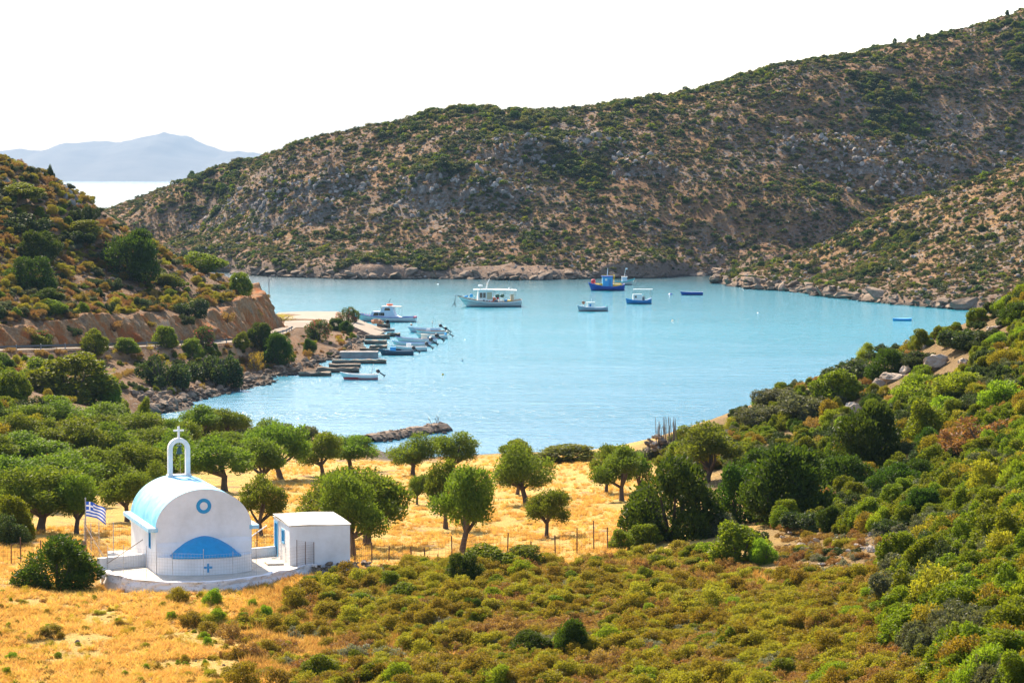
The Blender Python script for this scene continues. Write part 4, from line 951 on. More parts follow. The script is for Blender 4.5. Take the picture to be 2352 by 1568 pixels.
def tuft_mesh(seed, mat, n=26, spread=0.5, lean=0.35):
    rg = np.random.default_rng(seed); p = rg.normal(size=(n, 2))*spread*0.4; h = 0.55 + 0.45*rg.random(n)
    d = rg.normal(size=(n, 2))*lean; w = 0.035 + 0.03*rg.random(n); an = rg.random(n)*6.28
    b0 = np.stack([p[:, 0] - w*np.cos(an), p[:, 1] - w*np.sin(an), np.full(n, -0.06)], 1); b1 = np.stack([p[:, 0] + w*np.cos(an), p[:, 1] + w*np.sin(an), np.full(n, -0.06)], 1)
    tp = np.stack([p[:, 0] + d[:, 0], p[:, 1] + d[:, 1], h], 1)
    return mesh_np('grass_tuft', np.stack([b0, b1, tp], 1).reshape(-1, 3), np.arange(n*3).reshape(n, 3), [LF[mat]], tone=rg.random(n))
TUFT = [tuft_mesh(700 + i, 'straw') for i in range(4)] + [tuft_mesh(710 + i, 'amber', 40, 0.6, 0.3) for i in range(2)]

# ------------------------------------------------------------------ scattering
def GV(us, vs):
    us = np.asarray(us, float); vs = np.asarray(vs, float); out = np.zeros((len(us), 3)); t = np.arange(62.0, 540.0, 0.4)
    for i in range(0, len(us), 400):
        x = (us[i:i+400] - CU)/FV; y = -(vs[i:i+400] - CV)/FV; dy = CP + y*SP; dz = -SP + y*CP
        X = x[:, None]*t; Y = dy[:, None]*t; Z = CAMH + dz[:, None]*t; hit = bil(X, Y) > Z
        k = np.where(hit.any(1), hit.argmax(1), len(t)-1); r_ = np.arange(len(k))
        px, py = X[r_, k], Y[r_, k]; out[i:i+400] = np.stack([px, py, bil(px, py)], 1)
    return out
def proj(p):
    p = np.asarray(p, float); d = p - np.array((0, 0, CAMH)); f = d[:, 1]*CP - d[:, 2]*SP; up = d[:, 1]*SP + d[:, 2]*CP
    return CU + FV*d[:, 0]/f, CV - FV*up/f
def scatter(name, label, pts, scl, rot, idx, meshes, cat=None):
    coll = bpy.data.collections.new(name + '_source')
    for i, me in enumerate(meshes): o = bpy.data.objects.new('%s_%03d' % (name, i), me); coll.objects.link(o)
    me = bpy.data.meshes.new(name); n = len(pts); me.vertices.add(n); me.vertices.foreach_set('co', np.asarray(pts, np.float32).ravel())
    for nm, ty, arr in (('scl', 'FLOAT_VECTOR', scl), ('rot', 'FLOAT_VECTOR', rot)):
        a = me.attributes.new(nm, ty, 'POINT'); a.data.foreach_set('vector', np.asarray(arr, np.float32).ravel())
    a = me.attributes.new('pick', 'INT', 'POINT'); a.data.foreach_set('value', np.asarray(idx, np.int32))
    o = ob(name, me); ng = bpy.data.node_groups.new(name + '_nodes', 'GeometryNodeTree')
    ng.interface.new_socket('Geometry', in_out='INPUT', socket_type='NodeSocketGeometry'); ng.interface.new_socket('Geometry', in_out='OUTPUT', socket_type='NodeSocketGeometry')
    N = ng.nodes; gi = N.new('NodeGroupInput'); go = N.new('NodeGroupOutput'); iop = N.new('GeometryNodeInstanceOnPoints'); ci = N.new('GeometryNodeCollectionInfo')
    ci.inputs['Collection'].default_value = coll; ci.inputs['Separate Children'].default_value = True; ci.inputs['Reset Children'].default_value = True
    def attr(nm, dt): k = N.new('GeometryNodeInputNamedAttribute'); k.data_type = dt; k.inputs['Name'].default_value = nm; return k.outputs[0]
    Lk = ng.links.new; Lk(gi.outputs[0], iop.inputs['Points']); Lk(ci.outputs[0], iop.inputs['Instance']); iop.inputs['Pick Instance'].default_value = True
    Lk(attr('pick', 'INT'), iop.inputs['Instance Index']); Lk(attr('scl', 'FLOAT_VECTOR'), iop.inputs['Scale']); Lk(attr('rot', 'FLOAT_VECTOR'), iop.inputs['Rotation']); Lk(iop.outputs[0], go.inputs[0])
    o.modifiers.new('scatter', 'NODES').node_group = ng
    return tag(o, label, cat, kind='stuff')
def zrot(n): r_ = np.zeros((n, 3)); r_[:, 2] = rng.random(n)*6.28; return r_
OUTL = [tuple(p) for p in outline]
HUTP = [tuple(hw_(*q)) for q in [(-0.2, -0.9), (3.4, -0.9), (3.4, 4.6), (-0.2, 4.6)]]
def free(p, m=0.35):
    x, y = p[:, 0], p[:, 1]
    bad = inside(x, y, OUTL) | (seg_dist(x, y, OUTL, True) < m) | inside(x, y, HUTP) | (seg_dist(x, y, ROADC) < 2.9) | inside(x, y, [tuple(q) for q in qp]) | (p[:, 2] < 0.25)
    return ~bad
def poly_pts(poly, n):
    a = np.array(poly); lo_, hi_ = a.min(0), a.max(0); u = rng.uniform(lo_[0], hi_[0], n*4); v = rng.uniform(lo_[1], hi_[1], n*4)
    m = inside(u, v, [tuple(q) for q in poly]); return u[m][:n], v[m][:n]

# ------------------------------------------------------------------ trees and bushes set by hand
NOUN = {'juniper': ('juniper_bush', 'bush'), 'mastic': ('mastic_bush', 'bush'), 'grey': ('sage_bush', 'bush'), 'bright': ('spurge_bush', 'bush'), 'rose': ('oleander_bush', 'bush'),
        'dark': ('maquis_bush', 'bush'), 'yellow': ('yellow_weed', 'weed'), 'cushion': ('cushion_shrub', 'shrub'), 'brown': ('dry_shrub', 'shrub'), 'ash': ('ashen_shrub', 'shrub')}
cnt = 0
def olive(u, v, w, h, label, group=None, pos=None):
    global cnt; cnt += 1
    g = G(u, v) if pos is None else pos; W = w/FV*g[1]; Hh = h/FV*g[1]; cr, tr = OLIVES[cnt % 7]
    t = thing('olive_tree', label, 'olive tree', (g[0], g[1], g[2] - 0.05), cnt*2.4, group, (W*1.2, W*1.2, Hh*1.1))
    t.scale = (W*1.1*random.uniform(0.92, 1.08), W*1.1*random.uniform(0.8, 1.15), Hh*1.1); t.rotation_euler = (random.uniform(-.09, .09), random.uniform(-.09, .09), cnt*2.4)
    ob('trunk', tr, t); ob('crown', cr, t); return t
def bush(kind, u, v, w, h, label, group=None, g=None, stem=True, name=None):
    global cnt; cnt += 1
    g = G(u, v) if g is None else g; W = w/FV*g[1]; Hh = h/FV*g[1]; me = BUSH[kind][(cnt % 2)*2 if kind == 'mastic' else cnt % len(BUSH[kind])]; nm, cat = NOUN[kind]
    loc = (g[0], g[1], g[2] - 0.06*Hh); sc_ = (W*1.08, W*1.08, Hh*1.08)
    if stem:
        t = thing(name or nm, label, cat, loc, cnt*1.9, group, sc_); ob('foliage', me, t); ob('stem', STEMS[cnt % 3], t)
    else:
        t = ob(name or nm, me, None, loc, cnt*1.9, sc_); tag(t, label, cat, group)
    return t
for a in [(1060,1272,180,200,'full olive tree with forked trunk standing right behind the iron fence'),
          (1255,1236,118,122,'smallest lone olive tree in the golden field with a slender leaning trunk'),
          (1210,1160,155,128,'olive tree with a dark bent trunk in the middle of the golden field'),
          (1188,1136,100,118,'olive tree half hidden behind the one in mid field'),
          (1428,1150,125,122,'olive tree with straight trunk next to the dark junipers'),
          (1392,1132,110,108,'olive tree leaning left at the right end of the field'),
          (1465,1138,95,105,'thin olive tree squeezed between field and dark junipers'),
          (812,1280,165,185,'olive tree whose trunk rises just right of the white hut'),
          (840,1252,225,192,'broad olive tree spreading behind the white hut'),
          (752,1240,150,130,'olive tree crown peeping over the flat hut roof'),
          (600,1230,130,130,'olive tree between chapel and hut with several thin trunks'),
          (600,1118,150,108,'olive tree right behind the chapel shoulder'),
          (515,1128,180,118,'wide olive tree behind the chapel roof'),
          (645,1100,155,135,'tall olive tree with open fork casting shade behind the chapel'),
          (742,1092,110,95,'olive tree left of the sandy beach corner'),
          (806,1080,130,84,'olive tree beside the small sandy beach'),
          (948,1094,125,88,'twin-crowned olive tree right of the beach'),
          (1036,1088,125,92,'feathery olive tree with raised tip at the shore side of the field'),
          (1024,1214,110,150,'olive tree directly behind the full tree at the fence'),
          (958,1158,66,68,'small round olive tree in front of the twin-crowned one'),
          (92,1222,250,160,'big spreading olive tree with dark forked trunk at the left edge'),
          (175,1228,150,135,'olive tree beside the flagpole in deep shade'),
          (292,1198,135,125,'olive tree just left of the chapel roof'),
          (372,1190,95,120,'olive tree tucked behind the left roof edge of the chapel'),
          (1622,1108,178,130,'rounded olive tree above the dark junipers near the shore')]: olive(*a)
ORD = ['first', 'second', 'third', 'fourth', 'fifth', 'sixth', 'seventh', 'eighth']
for rowname, row in (('front row', [(0,1112,120,100),(30,1165,150,110),(140,1150,160,110),(240,1140,150,108),(335,1128,140,105),(420,1118,120,100)]), ('second row', [(70,1095,135,95),(170,1086,135,95),(270,1080,135,95),(360,1074,120,92),(440,1072,92,90),(505,1068,110,80),(590,1062,110,80)]),
                     ('third row', [(20,1050,115,85),(112,1046,125,85),(212,1042,125,85),(302,1036,115,85),(395,1040,80,70)]), ('back row', [(60,1003,105,70),(150,1000,115,70),(240,1000,115,72),(465,1022,100,80),(520,1018,90,70)])):
    for i, (u, v, w, h) in enumerate(row): olive(u + random.uniform(-12, 12), v + random.uniform(-6, 6), w*random.uniform(1.1, 1.4), h*random.uniform(0.95, 1.15), '%s olive tree from the left in the %s of the dense left grove' % (ORD[i], rowname), 'olives of the left grove')
for a in [('juniper',1545,1240,235,198,'large dark juniper at the right end of the golden field'),('juniper',1478,1215,110,105,'dark juniper lobe reaching into the field'),
          ('juniper',1805,1200,240,205,'broad feathery juniper in the middle of the right slope'),('juniper',1992,1085,205,178,'dense dark juniper below the pale limestone outcrop'),
          ('juniper',1890,1150,120,120,'shaded juniper between the two big ones on the right slope'),('juniper',1700,1200,130,140,'shaded juniper behind the grey mastic'),
          ('juniper',1930,1150,150,120,'added juniper mass darkening the shaded hollow under the dense dark juniper'),('juniper',2050,1140,120,85,'added juniper darkening the shaded hollow right of the dense dark juniper'),('dark',1860,1215,140,70,'dark bush at the head of the stony slope'),('juniper',1745,1120,130,95,'added juniper darkening the shaded hollow behind the broad feathery one'),('dark',1720,1250,90,60,'dark bush shading the yellow-green mass'),('grey',1645,1232,135,92,'bluish grey-green bush at the foot of the dark junipers'),('mastic',1700,1300,160,105,'yellow-green bush mass beside the stony brown slope'),  # junipers on this line are added to darken the slope's shaded hollows
          ('bright',1618,1290,72,48,'small bright round bush left of the yellow-green mass'),('bright',1752,1295,72,62,'bright round bush at the stony slope edge'),
          ('bright',1932,1368,95,32,'bright low bush pair below the stony brown slope'),('juniper',1062,1345,105,78,'dark upright bush in front of the field fence'),
          ('bright',1203,1330,76,46,'bright dome bush right of the dark upright one'),('mastic',1110,1312,140,62,'leafy mastic before the fence under the full olive'),('mastic',1205,1300,120,50,'mastic shrub at the fence right of the full olive'),
          ('juniper',132,1356,205,130,'big dense dark green dome bush at the left end of the chapel terrace'),('juniper',1215,1512,112,66,'dark green bush low in the middle scrub'),('juniper',1312,1512,98,105,'darkest upright bush in the middle scrub'),
          ('bright',1396,1494,78,58,'bright spiky bush right of the darkest one'),('bright',1500,1520,68,38,'bright green bush low in the right scrub'),('bright',1482,1578,86,52,'bright green bush cut by the lower picture edge'),
          ('mastic',742,1562,98,64,'round green shrub at the bottom between grass and scrub'),('cushion',546,1558,72,48,'round olive shrub on the golden grass near the bottom'),('bright',612,1428,42,42,'bright green spiky weed right of the chapel corner'),
          ('bright',488,1390,52,42,'bright green tuft in front of the apse'),('cushion',410,1386,58,42,'dull cushion shrub in front of the apse left half'),('cushion',116,1458,68,26,'low green cushion alone on the golden grass at left'),
          ('cushion',548,1512,58,40,'olive cushion at the grass edge below the terrace'),('juniper',1085,1425,62,52,'small dark bush inside the brown scrub'),('bright',500,1432,52,36,'bright tuft below the apse tuft'),('cushion',440,1440,62,40,'cushion shrub next to the bright lower tuft'),
          ('cushion',664,1375,40,34,'small dark cushion below the terrace corner'),('bright',580,1400,30,26,'tiny bright weed below the terrace'),('mastic',930,1376,90,40,'green patch shrub left of the dark upright bush'),
          ('dark',1985,872,165,58,'dark windswept bush on the skyline of the right slope'),('juniper',2035,870,105,72,'green juniper behind the pale limestone'),('dark',2225,795,150,62,'dark bush mass high on the right skyline'),('juniper',2335,745,100,58,'topmost bush at the right picture edge'),
          ('dark',2110,830,90,40,'low dark bush on the upper right ridge'),('grey',1765,975,140,72,'grey-green bush above the shore stones'),('grey',1862,960,155,86,'grey-brown bush dome on the right slope'),('mastic',1930,925,130,80,'olive green bush under the limestone ledge'),('grey',1800,925,130,52,'flat grey-green bush near the ridge'),
          ('bright',2112,925,150,66,'bright green bush crest below the limestone boulder'),('bright',2205,915,170,66,'bright yellow-green bush row on the upper right slope'),('bright',2310,945,130,74,'bright bush at the right edge below the ridge'),('bright',2160,975,120,66,'bright bush above the pale olive-green one'),
          ('mastic',2132,1025,125,110,'pale olive-green rounded bush next to the dense dark juniper'),('brown',2262,1035,190,100,'reddish-brown and green bush on the upper right slope'),('grey',1470,1060,90,42,'grey bush beside the stone heap'),('mastic',1300,1060,190,40,'long low green hedge along the shore side of the field'),('mastic',1190,1056,80,52,'dark green bush on the shore behind mid field'),('mastic',1410,1058,110,36,'low green bush between hedge and stone heap'),
          ('mastic',1585,1022,110,44,'rounded green bush behind the stone heap'),('mastic',1570,1070,110,60,'green bush beside the stone heap foot'),('cushion',1530,1315,70,35,'cushion shrub at the end of the field fence'),('mastic',1480,1255,90,55,'yellowish bush where the fence meets the junipers'),('mastic',1430,1262,70,50,'yellowish bush behind the last iron posts')]: bush(*a)
hd = 'trees and bushes of the left headland'
for a in [('juniper',300,640,148,125,'big dark rounded juniper crowning the headland slope'),('juniper',75,668,130,80,'dark juniper low on the headland at the left edge'),('juniper',88,602,112,74,'dark juniper in the middle of the headland at left'),('dark',48,530,118,60,'dark bush belt near the headland top'),
          ('dark',438,726,98,62,'dark bush hanging over the clay cut'),('mastic',462,624,115,46,'green bushes on the headland crest toward the bay'),('mastic',552,682,68,58,'olive-green tree at the headland nose'),('dark',195,520,62,72,'slim dark tree on the headland skyline gap'),('dark',175,560,70,50,'dark bush below the skyline gap'),
          ('dark',115,408,22,38,'tiny lone tree on the headland skyline'),('dark',70,400,44,26,'dark scrub on the headland skyline'),('mastic',40,455,120,36,'bright green patch below the headland skyline'),('mastic',190,545,110,40,'green patch right of the dark belt'),('dark',20,392,30,26,'dark shrub at the very left skyline'),
          ('juniper',110,700,90,40,'dark bush above the clay cut at left'),('mastic',120,720,70,34,'green shrub right above the clay cut'),('dark',325,705,44,36,'rounded dark shrub above the pale rock cut'),('dark',215,655,36,26,'dark round shrub mid headland'),('dark',255,665,50,34,'dark cushion pair mid headland'),('dark',205,625,34,26,'dark cushion below the big juniper'),('mastic',385,658,80,30,'yellow-green strip right of the big juniper')]: bush(*a, group=hd)
rb = 'bushes between coast road and shore'
for a in [('mastic',212,812,70,58,'dark green bush touching the clay cut behind the road'),('dark',372,890,115,108,'dark hanging bush sprawling down to the shore'),('dark',495,882,120,112,'second dark bush mass sprawling to the shore'),('mastic',378,796,72,50,'round green bush rising above the road rail'),('rose',470,795,62,50,'reddish oleander behind the road rail'),
          ('juniper',600,800,70,62,'dark bushes beside the road bend'),('juniper',640,835,80,80,'dark bush on the bank below the road bend'),('juniper',712,812,38,38,'small dark bush on the sandy bank'),('rose',732,780,66,50,'pink flowering oleander at the quay corner'),('rose',798,748,56,46,'pink oleander on the quay beside the cabin boat'),('juniper',772,758,40,32,'left dark ball bush on the quay'),('juniper',798,765,34,32,'right dark ball bush on the quay'),
          ('mastic',170,915,220,110,'huge light-green bush mass above the grove'),('mastic',235,935,110,80,'light-green bush lobe above the rocky shore'),('mastic',100,880,120,60,'light-green bush at left under the road'),('mastic',30,930,100,80,'dark green bush at the left edge above the grove'),('mastic',330,985,45,75,'narrow dark tree at the tip of the left shore'),('yellow',590,850,50,46,'yellow flowering broom on the bank'),
          ('mastic',90,800,80,34,'bush at the left road edge'),('mastic',290,812,70,36,'green bush in front of the road rail'),('rose',95,790,60,34,'oleander at the far left road edge'),('mastic',440,815,60,40,'bush in front of the rail'),('mastic',555,800,40,40,'shrub before the road bend'),('mastic',125,965,110,60,'brown-green bush in the upper grove'),('dark',60,960,110,60,'dark bush in the upper grove'),('yellow',650,735,60,16,'yellow weeds along the inner road bend')]: bush(*a, group=rb)
for a in [('grey',548,1005,80,56,'grey twiggy bush at the waterside behind the chapel'),('grey',688,1012,88,52,'tan twiggy bush at the waterside left of the breakwater'),('grey',620,1002,80,46,'grey bush between the two waterside bushes'),('mastic',480,1002,150,66,'dark green tree mass at the waterside behind the bell arch')]: bush(*a)

# ------------------------------------------------------------------ random shrubs by zone; the largest become individuals
GAPS = [(2150,848,95,42),(2215,842,50,28),(2045,878,70,34),(2020,895,45,40),(2080,858,40,24),(1965,948,60,34),(2330,838,70,34),(2000,1268,30,22),(2285,760,50,20)]
def where(u, v, marks):
    m = min(marks, key=lambda q: (q[0]-u)**2 + ((q[1]-v)*1.6)**2); dx, dy = u - m[0], (v - m[1])*1.6
    return ('just right of ' if dx > 0 else 'just left of ') + m[2] if abs(dx) > abs(dy) else ('just below ' if dy > 0 else 'just above ') + m[2]
SHORT = {'cushion': 'olive-green cushion shrub', 'brown': 'brown dry shrub', 'ash': 'ashen grey shrub', 'mastic': 'leafy green shrub', 'yellow': 'yellow flowering weed', 'bright': 'bright light-green shrub', 'grey': 'grey-green shrub', 'dark': 'dark shrub', 'juniper': 'dark juniper shrub'}
def sized(w, a, b_): return 'small ' if w < a else ('large ' if w > b_ else '')
MARKS = {
 'cushion_shrub': [(1062,1310,'the dark upright bush by the fence'),(1203,1310,'the bright dome bush'),(1312,1470,'the darkest upright bush'),(1396,1470,'the bright spiky bush'),(1500,1505,'the low bright bush'),(742,1530,'the round shrub at the grass edge'),(1700,1280,'the yellow-green bush mass'),(1930,1355,'the low bright bush pair'),(1085,1400,'the small dark bush in the scrub'),(1530,1300,'the end of the field fence'),(850,1310,'the rubble footing of the hut'),(2040,1480,'the corner of the thicket'),(1482,1550,'the bright bush at the bottom edge'),(1215,1480,'the dark green bush low in the scrub'),(930,1360,'the green patch shrub'),(548,1500,'the olive cushion at the grass edge')],
 'grass_weed': [(132,1300,'the big dome bush'),(116,1445,'the lone low cushion'),(410,1370,'the dull cushion before the apse'),(488,1375,'the bright tuft before the apse'),(612,1410,'the bright spiky weed'),(546,1535,'the round olive shrub'),(330,1520,'the open golden grass'),(60,1540,'the left lower corner')],
 'slope_cushion': [(2000,1260,'the stone on the slope crest'),(1752,1270,'the bright round bush'),(1930,1350,'the bright pair under the stony slope'),(2080,1220,'the thicket edge'),(1880,1230,'the juniper foot')],
 'thicket_shrub': [(2100,1250,'the stony slope edge'),(2300,1150,'the upper end of the thicket'),(2200,1300,'the thicket middle'),(2320,1350,'the right picture edge'),(2120,1440,'the scrub side of the thicket'),(2250,1520,'the lower right corner')],
 'slope_shrub': [(1992,1000,'the dense dark juniper'),(1805,1110,'the broad feathery juniper'),(2150,840,'the pale limestone boulder'),(2045,865,'the limestone ledge'),(2205,885,'the bright bush row'),(2132,980,'the pale olive-green bush'),(2262,990,'the reddish-brown bush'),(1862,920,'the grey-brown bush dome'),(2215,750,'the dark skyline mass'),(2330,820,'the rubble rocks'),(2335,715,'the topmost bush'),(1765,940,'the grey-green bush above the stones'),(1982,830,'the windswept bush'),(2150,1120,'the thicket top')],
 'headland_shrub': [(300,580,'the big dark juniper'),(75,630,'the low dark juniper'),(88,570,'the middle dark juniper'),(48,500,'the dark bush belt'),(438,695,'the overhanging dark bush'),(462,605,'the crest bushes'),(552,655,'the olive-green nose tree'),(195,485,'the slim dark tree'),(115,390,'the lone skyline tree'),(170,460,'the grey skyline rocks'),(215,640,'the round shrub mid headland'),(325,690,'the shrub above the rock cut'),(110,690,'the bush above the cut at left'),(385,645,'the yellow-green strip')],
 'bank_shrub': [(212,790,'the dark green bush at the cut'),(372,840,'the sprawling dark bush'),(495,830,'the second sprawling bush'),(378,775,'the round bush above the rail'),(470,775,'the reddish oleander'),(640,800,'the dark bush below the bend'),(712,795,'the small dark bank bush'),(732,755,'the pink quay oleander'),(170,865,'the huge light-green mass'),(100,850,'the light-green bush at left'),(590,830,'the yellow broom'),(780,790,'the tall grey jetty')],
 'grove_shrub': [(30,1000,'the left picture edge'),(150,1000,'the back row olives at left'),(300,1000,'the shore tip of the grove'),(100,1090,'the second row olives at left'),(300,1080,'the second row olives by the chapel')],
 'shore_shrub': [(1508,1020,'the stone heap'),(1620,1040,'the rounded olive above the junipers'),(1720,980,'the grey-green bush near the shore corner')],
 'fringe_shrub': [(60,730,'the left end of the cut'),(250,715,'the pale part of the cut'),(438,700,'the dark bush over the cut edge'),(600,675,'the nose of the cut')],
 'hillside_bush': [(700,395,'the great grey crag'),(1040,430,'the pale crag in mid hill'),(1180,320,'the upper crag'),(1125,620,'the shore behind the white fishing boat'),(1390,600,'the shore behind the trawler'),(585,360,'the left end of the skyline'),(1000,255,'the rounded crest'),(1400,235,'the middle skyline'),(1800,150,'the right skyline'),(2240,60,'the highest skyline'),(1600,600,'the small beach'),(1950,300,'the right scree'),(1700,430,'the hill middle right'),(1400,430,'the hill middle'),(850,520,'the dark gully'),(400,480,'the sea gap slope'),(2200,300,'the right picture edge scree')],
 'spur_bush': [(1700,645,'the tip of the spur'),(1900,600,'the low crest of the spur'),(2100,560,'the spur middle'),(2300,600,'the spur at the picture edge'),(2250,430,'the upper spur crest'),(2050,680,'the ledges by the water'),(2200,690,'the ledges near the covered boat')]}
def zone(name, n, poly, kinds, wts, size, label_of, indiv, group, stuffname, stufflabel, flat=(0.6, 0.9), fade=None):
    u, v = poly_pts(poly, n); p = GV(u, v); ok = free(p) & (p[:, 1] < 535)
    if fade: ok &= rng.random(len(u)) < np.clip((u - fade[0] + (fbm(p[:, 0]/2.5, p[:, 1]/2.5, 78, 3) - 0.5)*fade[1]*2.2)/fade[1], 0.05, 1)*np.where(vnoise(p[:, 0]/2.8, p[:, 1]/2.8, 79) < 0.24, 0.25, 1)
    for (bu, bv, bw, bh) in GAPS: ok &= ~((np.abs(u - bu) < bw*0.5) & (v > bv - bh) & (v < bv + 16))
    p = p[ok]; u = u[ok]; v = v[ok]; m = len(p)
    w = rng.uniform(size[0], size[1], m)*(0.75 + 0.5*rng.random(m)); k = rng.choice(len(kinds), m, p=np.array(wts)/sum(wts)); hh = w*rng.uniform(flat[0], flat[1], m)
    cl = fbm(p[:, 0]/3.5, p[:, 1]/3.5, 77, 3); kk = len(kinds)
    if name != 'grass_weed': k = np.where(cl > 0.62, 0, np.where(cl < 0.36, min(1, kk-1), k))
    order = np.argsort(-(w/p[:, 1])); big = order[:indiv]; rest = order[indiv:]
    for j in big:
        kd = kinds[k[j]]; ms = BUSH[kd]; o = ob(name, ms[j % len(ms)], None, (p[j, 0], p[j, 1], p[j, 2] - 0.06), float(j), (w[j], w[j]*rng.uniform(.85, 1.15), hh[j])); tag(o, sized(w[j], size[0]*1.15, size[1]*0.95) + SHORT[kd] + ' ' + where(u[j], v[j], MARKS[name]), 'shrub', group + ', ' + kd)
    if len(rest):
        meshes = []; start = {}
        for kd in kinds: start[kd] = len(meshes); meshes += BUSH[kd][:3]
        idx = np.array([start[kinds[k[j]]] + j % min(3, len(BUSH[kinds[k[j]]])) for j in rest])
        q = p[rest].copy(); q[:, 2] -= 0.05
        scatter(stuffname, stufflabel, q, np.stack([w[rest], w[rest], hh[rest]], 1), zrot(len(rest)), idx, meshes)
CS = {'cushion': 'olive-green cushion shrub in the scrub before the field fence', 'brown': 'brown dry shrub in the scrub before the field fence', 'ash': 'ashen grey shrub in the scrub before the field fence', 'mastic': 'leafy green shrub in the scrub before the field fence', 'yellow': 'yellow weed in the scrub before the field fence', 'bright': 'bright green shrub in the scrub before the field fence'}
zone('cushion_shrub', 7200, [(470,1420),(640,1385),(760,1330),(860,1310),(1450,1285),(1600,1270),(1780,1320),(2060,1340),(2100,1568),(2200,1600),(480,1600)], ['cushion','brown','ash','mastic','bright'], [.66,.22,.05,.06,.01], (0.5, 1.35), CS, 290, 'scrub before the field fence', 'low_scrub', 'dense low olive and brown scrub across the foreground', (0.42, 0.78), fade=(620, 260))
LS = {'yellow': 'yellow flowering weed on the golden grass below the terrace', 'cushion': 'small cushion shrub on the golden grass below the terrace', 'bright': 'small bright green weed on the golden grass below the terrace', 'brown': 'rusty dry weed on the golden grass below the terrace'}
zone('grass_weed', 620, [(-20,1350),(280,1365),(700,1345),(760,1340),(640,1440),(660,1600),(-20,1600)], ['yellow','cushion','brown','bright'], [.5,.16,.26,.08], (0.18, 0.55), LS, 290, 'weeds on the golden grass', 'grass_weeds', 'scattered small weeds on the golden grass', (0.5, 0.95))
BS = {'brown': 'straw-brown cushion on the stony brown slope at right', 'ash': 'ashen cushion on the stony brown slope at right', 'cushion': 'olive cushion on the stony brown slope at right', 'dark': 'dark spiny shrub on the stony brown slope at right'}
zone('slope_cushion', 330, [(1780,1200),(2100,1180),(2130,1290),(2060,1350),(1800,1340)], ['brown','ash','cushion','dark'], [.5,.2,.24,.06], (0.4, 1.0), BS, 290, 'cushions on the stony slope', 'slope_tufts', 'small dry tufts between the cushions of the stony slope', (0.5, 0.8))
RS = {'mastic': 'glossy green mastic shrub in the thicket at the lower right', 'cushion': 'yellow-olive shrub in the thicket at the lower right', 'bright': 'bright light-green shrub in the thicket at the lower right', 'grey': 'grey-green shrub in the thicket at the lower right', 'dark': 'dark shrub in the thicket at the lower right'}
zone('thicket_shrub', 620, [(2050,1340),(2120,1200),(2200,1130),(2400,1080),(2400,1600),(2160,1600),(2040,1480)], ['mastic','grey','cushion','bright','dark'], [.64,.06,.14,.07,.09], (0.8, 2.1), RS, 290, 'thicket at the lower right', 'thicket', 'green undergrowth filling the thicket at the lower right', (0.6, 0.95))
SS = {k: d + ' on the shore corner right of the stone heap' for k, d in {'mastic': 'green shrub', 'grey': 'grey-green shrub', 'brown': 'brown shrub', 'cushion': 'olive shrub'}.items()}
zone('shore_shrub', 190, [(1480,1050),(1540,1030),(1620,1005),(1690,985),(1760,945),(1800,960),(1740,1060),(1600,1090)], ['mastic','grey','brown','cushion'], [.35,.25,.15,.25], (0.9, 2.0), SS, 190, 'shrubs on the shore corner', 'x', 'x', (0.5, 0.8))
US = {k: d + ' on the upper right slope above the bay' for k, d in {'mastic': 'green mastic shrub', 'cushion': 'yellow-olive shrub', 'bright': 'light-green shrub', 'grey': 'grey-green shrub', 'dark': 'dark maquis shrub', 'brown': 'brown dry shrub', 'juniper': 'dark juniper shrub'}.items()}
zone('slope_shrub', 1400, [(1680,960),(1800,890),(1900,845),(2100,780),(2230,715),(2400,640),(2400,1120),(2200,1150),(2080,1230),(1800,1220),(1720,1150),(1680,1060)], ['mastic','dark','cushion','grey','bright','brown','juniper'], [.40,.17,.16,.11,.05,.05,.06], (0.9, 2.1), US, 290, 'shrubs of the upper right slope', 'slope_scrub', 'small scrub between the bushes of the upper right slope', (0.55, 0.9))
HS = {k: d + ' on the left headland above the clay cut' for k, d in {'dark': 'dark round shrub', 'grey': 'grey-green shrub', 'brown': 'brown dry cushion', 'mastic': 'green shrub', 'cushion': 'olive cushion shrub', 'ash': 'ashen cushion'}.items()}
zone('headland_shrub', 1200, [(-10,350),(60,375),(120,385),(180,405),(260,470),(330,520),(400,570),(500,600),(615,660),(615,690),(480,700),(330,710),(150,728),(-10,738)], ['cushion','brown','grey','dark','mastic','ash'], [.2,.26,.18,.2,.1,.06], (0.8, 2.0), HS, 280, 'shrubs of the left headland', 'headland_scrub', 'small dry scrub covering the left headland', (0.5, 0.8))
KS = {k: d + ' on the bank between coast road and water' for k, d in {'dark': 'dark shrub', 'brown': 'brown dry tuft', 'mastic': 'green shrub', 'cushion': 'olive shrub', 'yellow': 'yellow weed'}.items()}
zone('bank_shrub', 420, [(-10,812),(330,806),(560,795),(650,770),(700,770),(800,765),(840,780),(780,810),(660,850),(560,870),(430,910),(300,900),(100,940),(-10,980)], ['brown','mastic','cushion','dark','yellow'], [.4,.2,.16,.12,.12], (0.5, 1.5), KS, 290, 'shrubs on the road bank', 'bank_scrub', 'small dry scrub on the bank between coast road and water', (0.6, 0.9))
FS = {k: d + ' along the top edge of the clay cut' for k, d in {'cushion': 'olive shrub', 'brown': 'brown dry shrub', 'dark': 'dark shrub', 'mastic': 'green shrub'}.items()}
zone('fringe_shrub', 190, [(-10,722),(150,712),(330,694),(480,684),(600,670),(622,680),(622,692),(480,706),(330,718),(150,736),(-10,744)], ['cushion','brown','dark','mastic'], [.3,.4,.2,.1], (0.8, 2.0), FS, 190, 'shrubs fringing the clay cut', 'x', 'x', (0.5, 0.9))
GS = {k: d + ' under the olives of the left grove' for k, d in {'mastic': 'green undergrowth shrub', 'dark': 'dark undergrowth shrub', 'cushion': 'olive undergrowth shrub'}.items()}
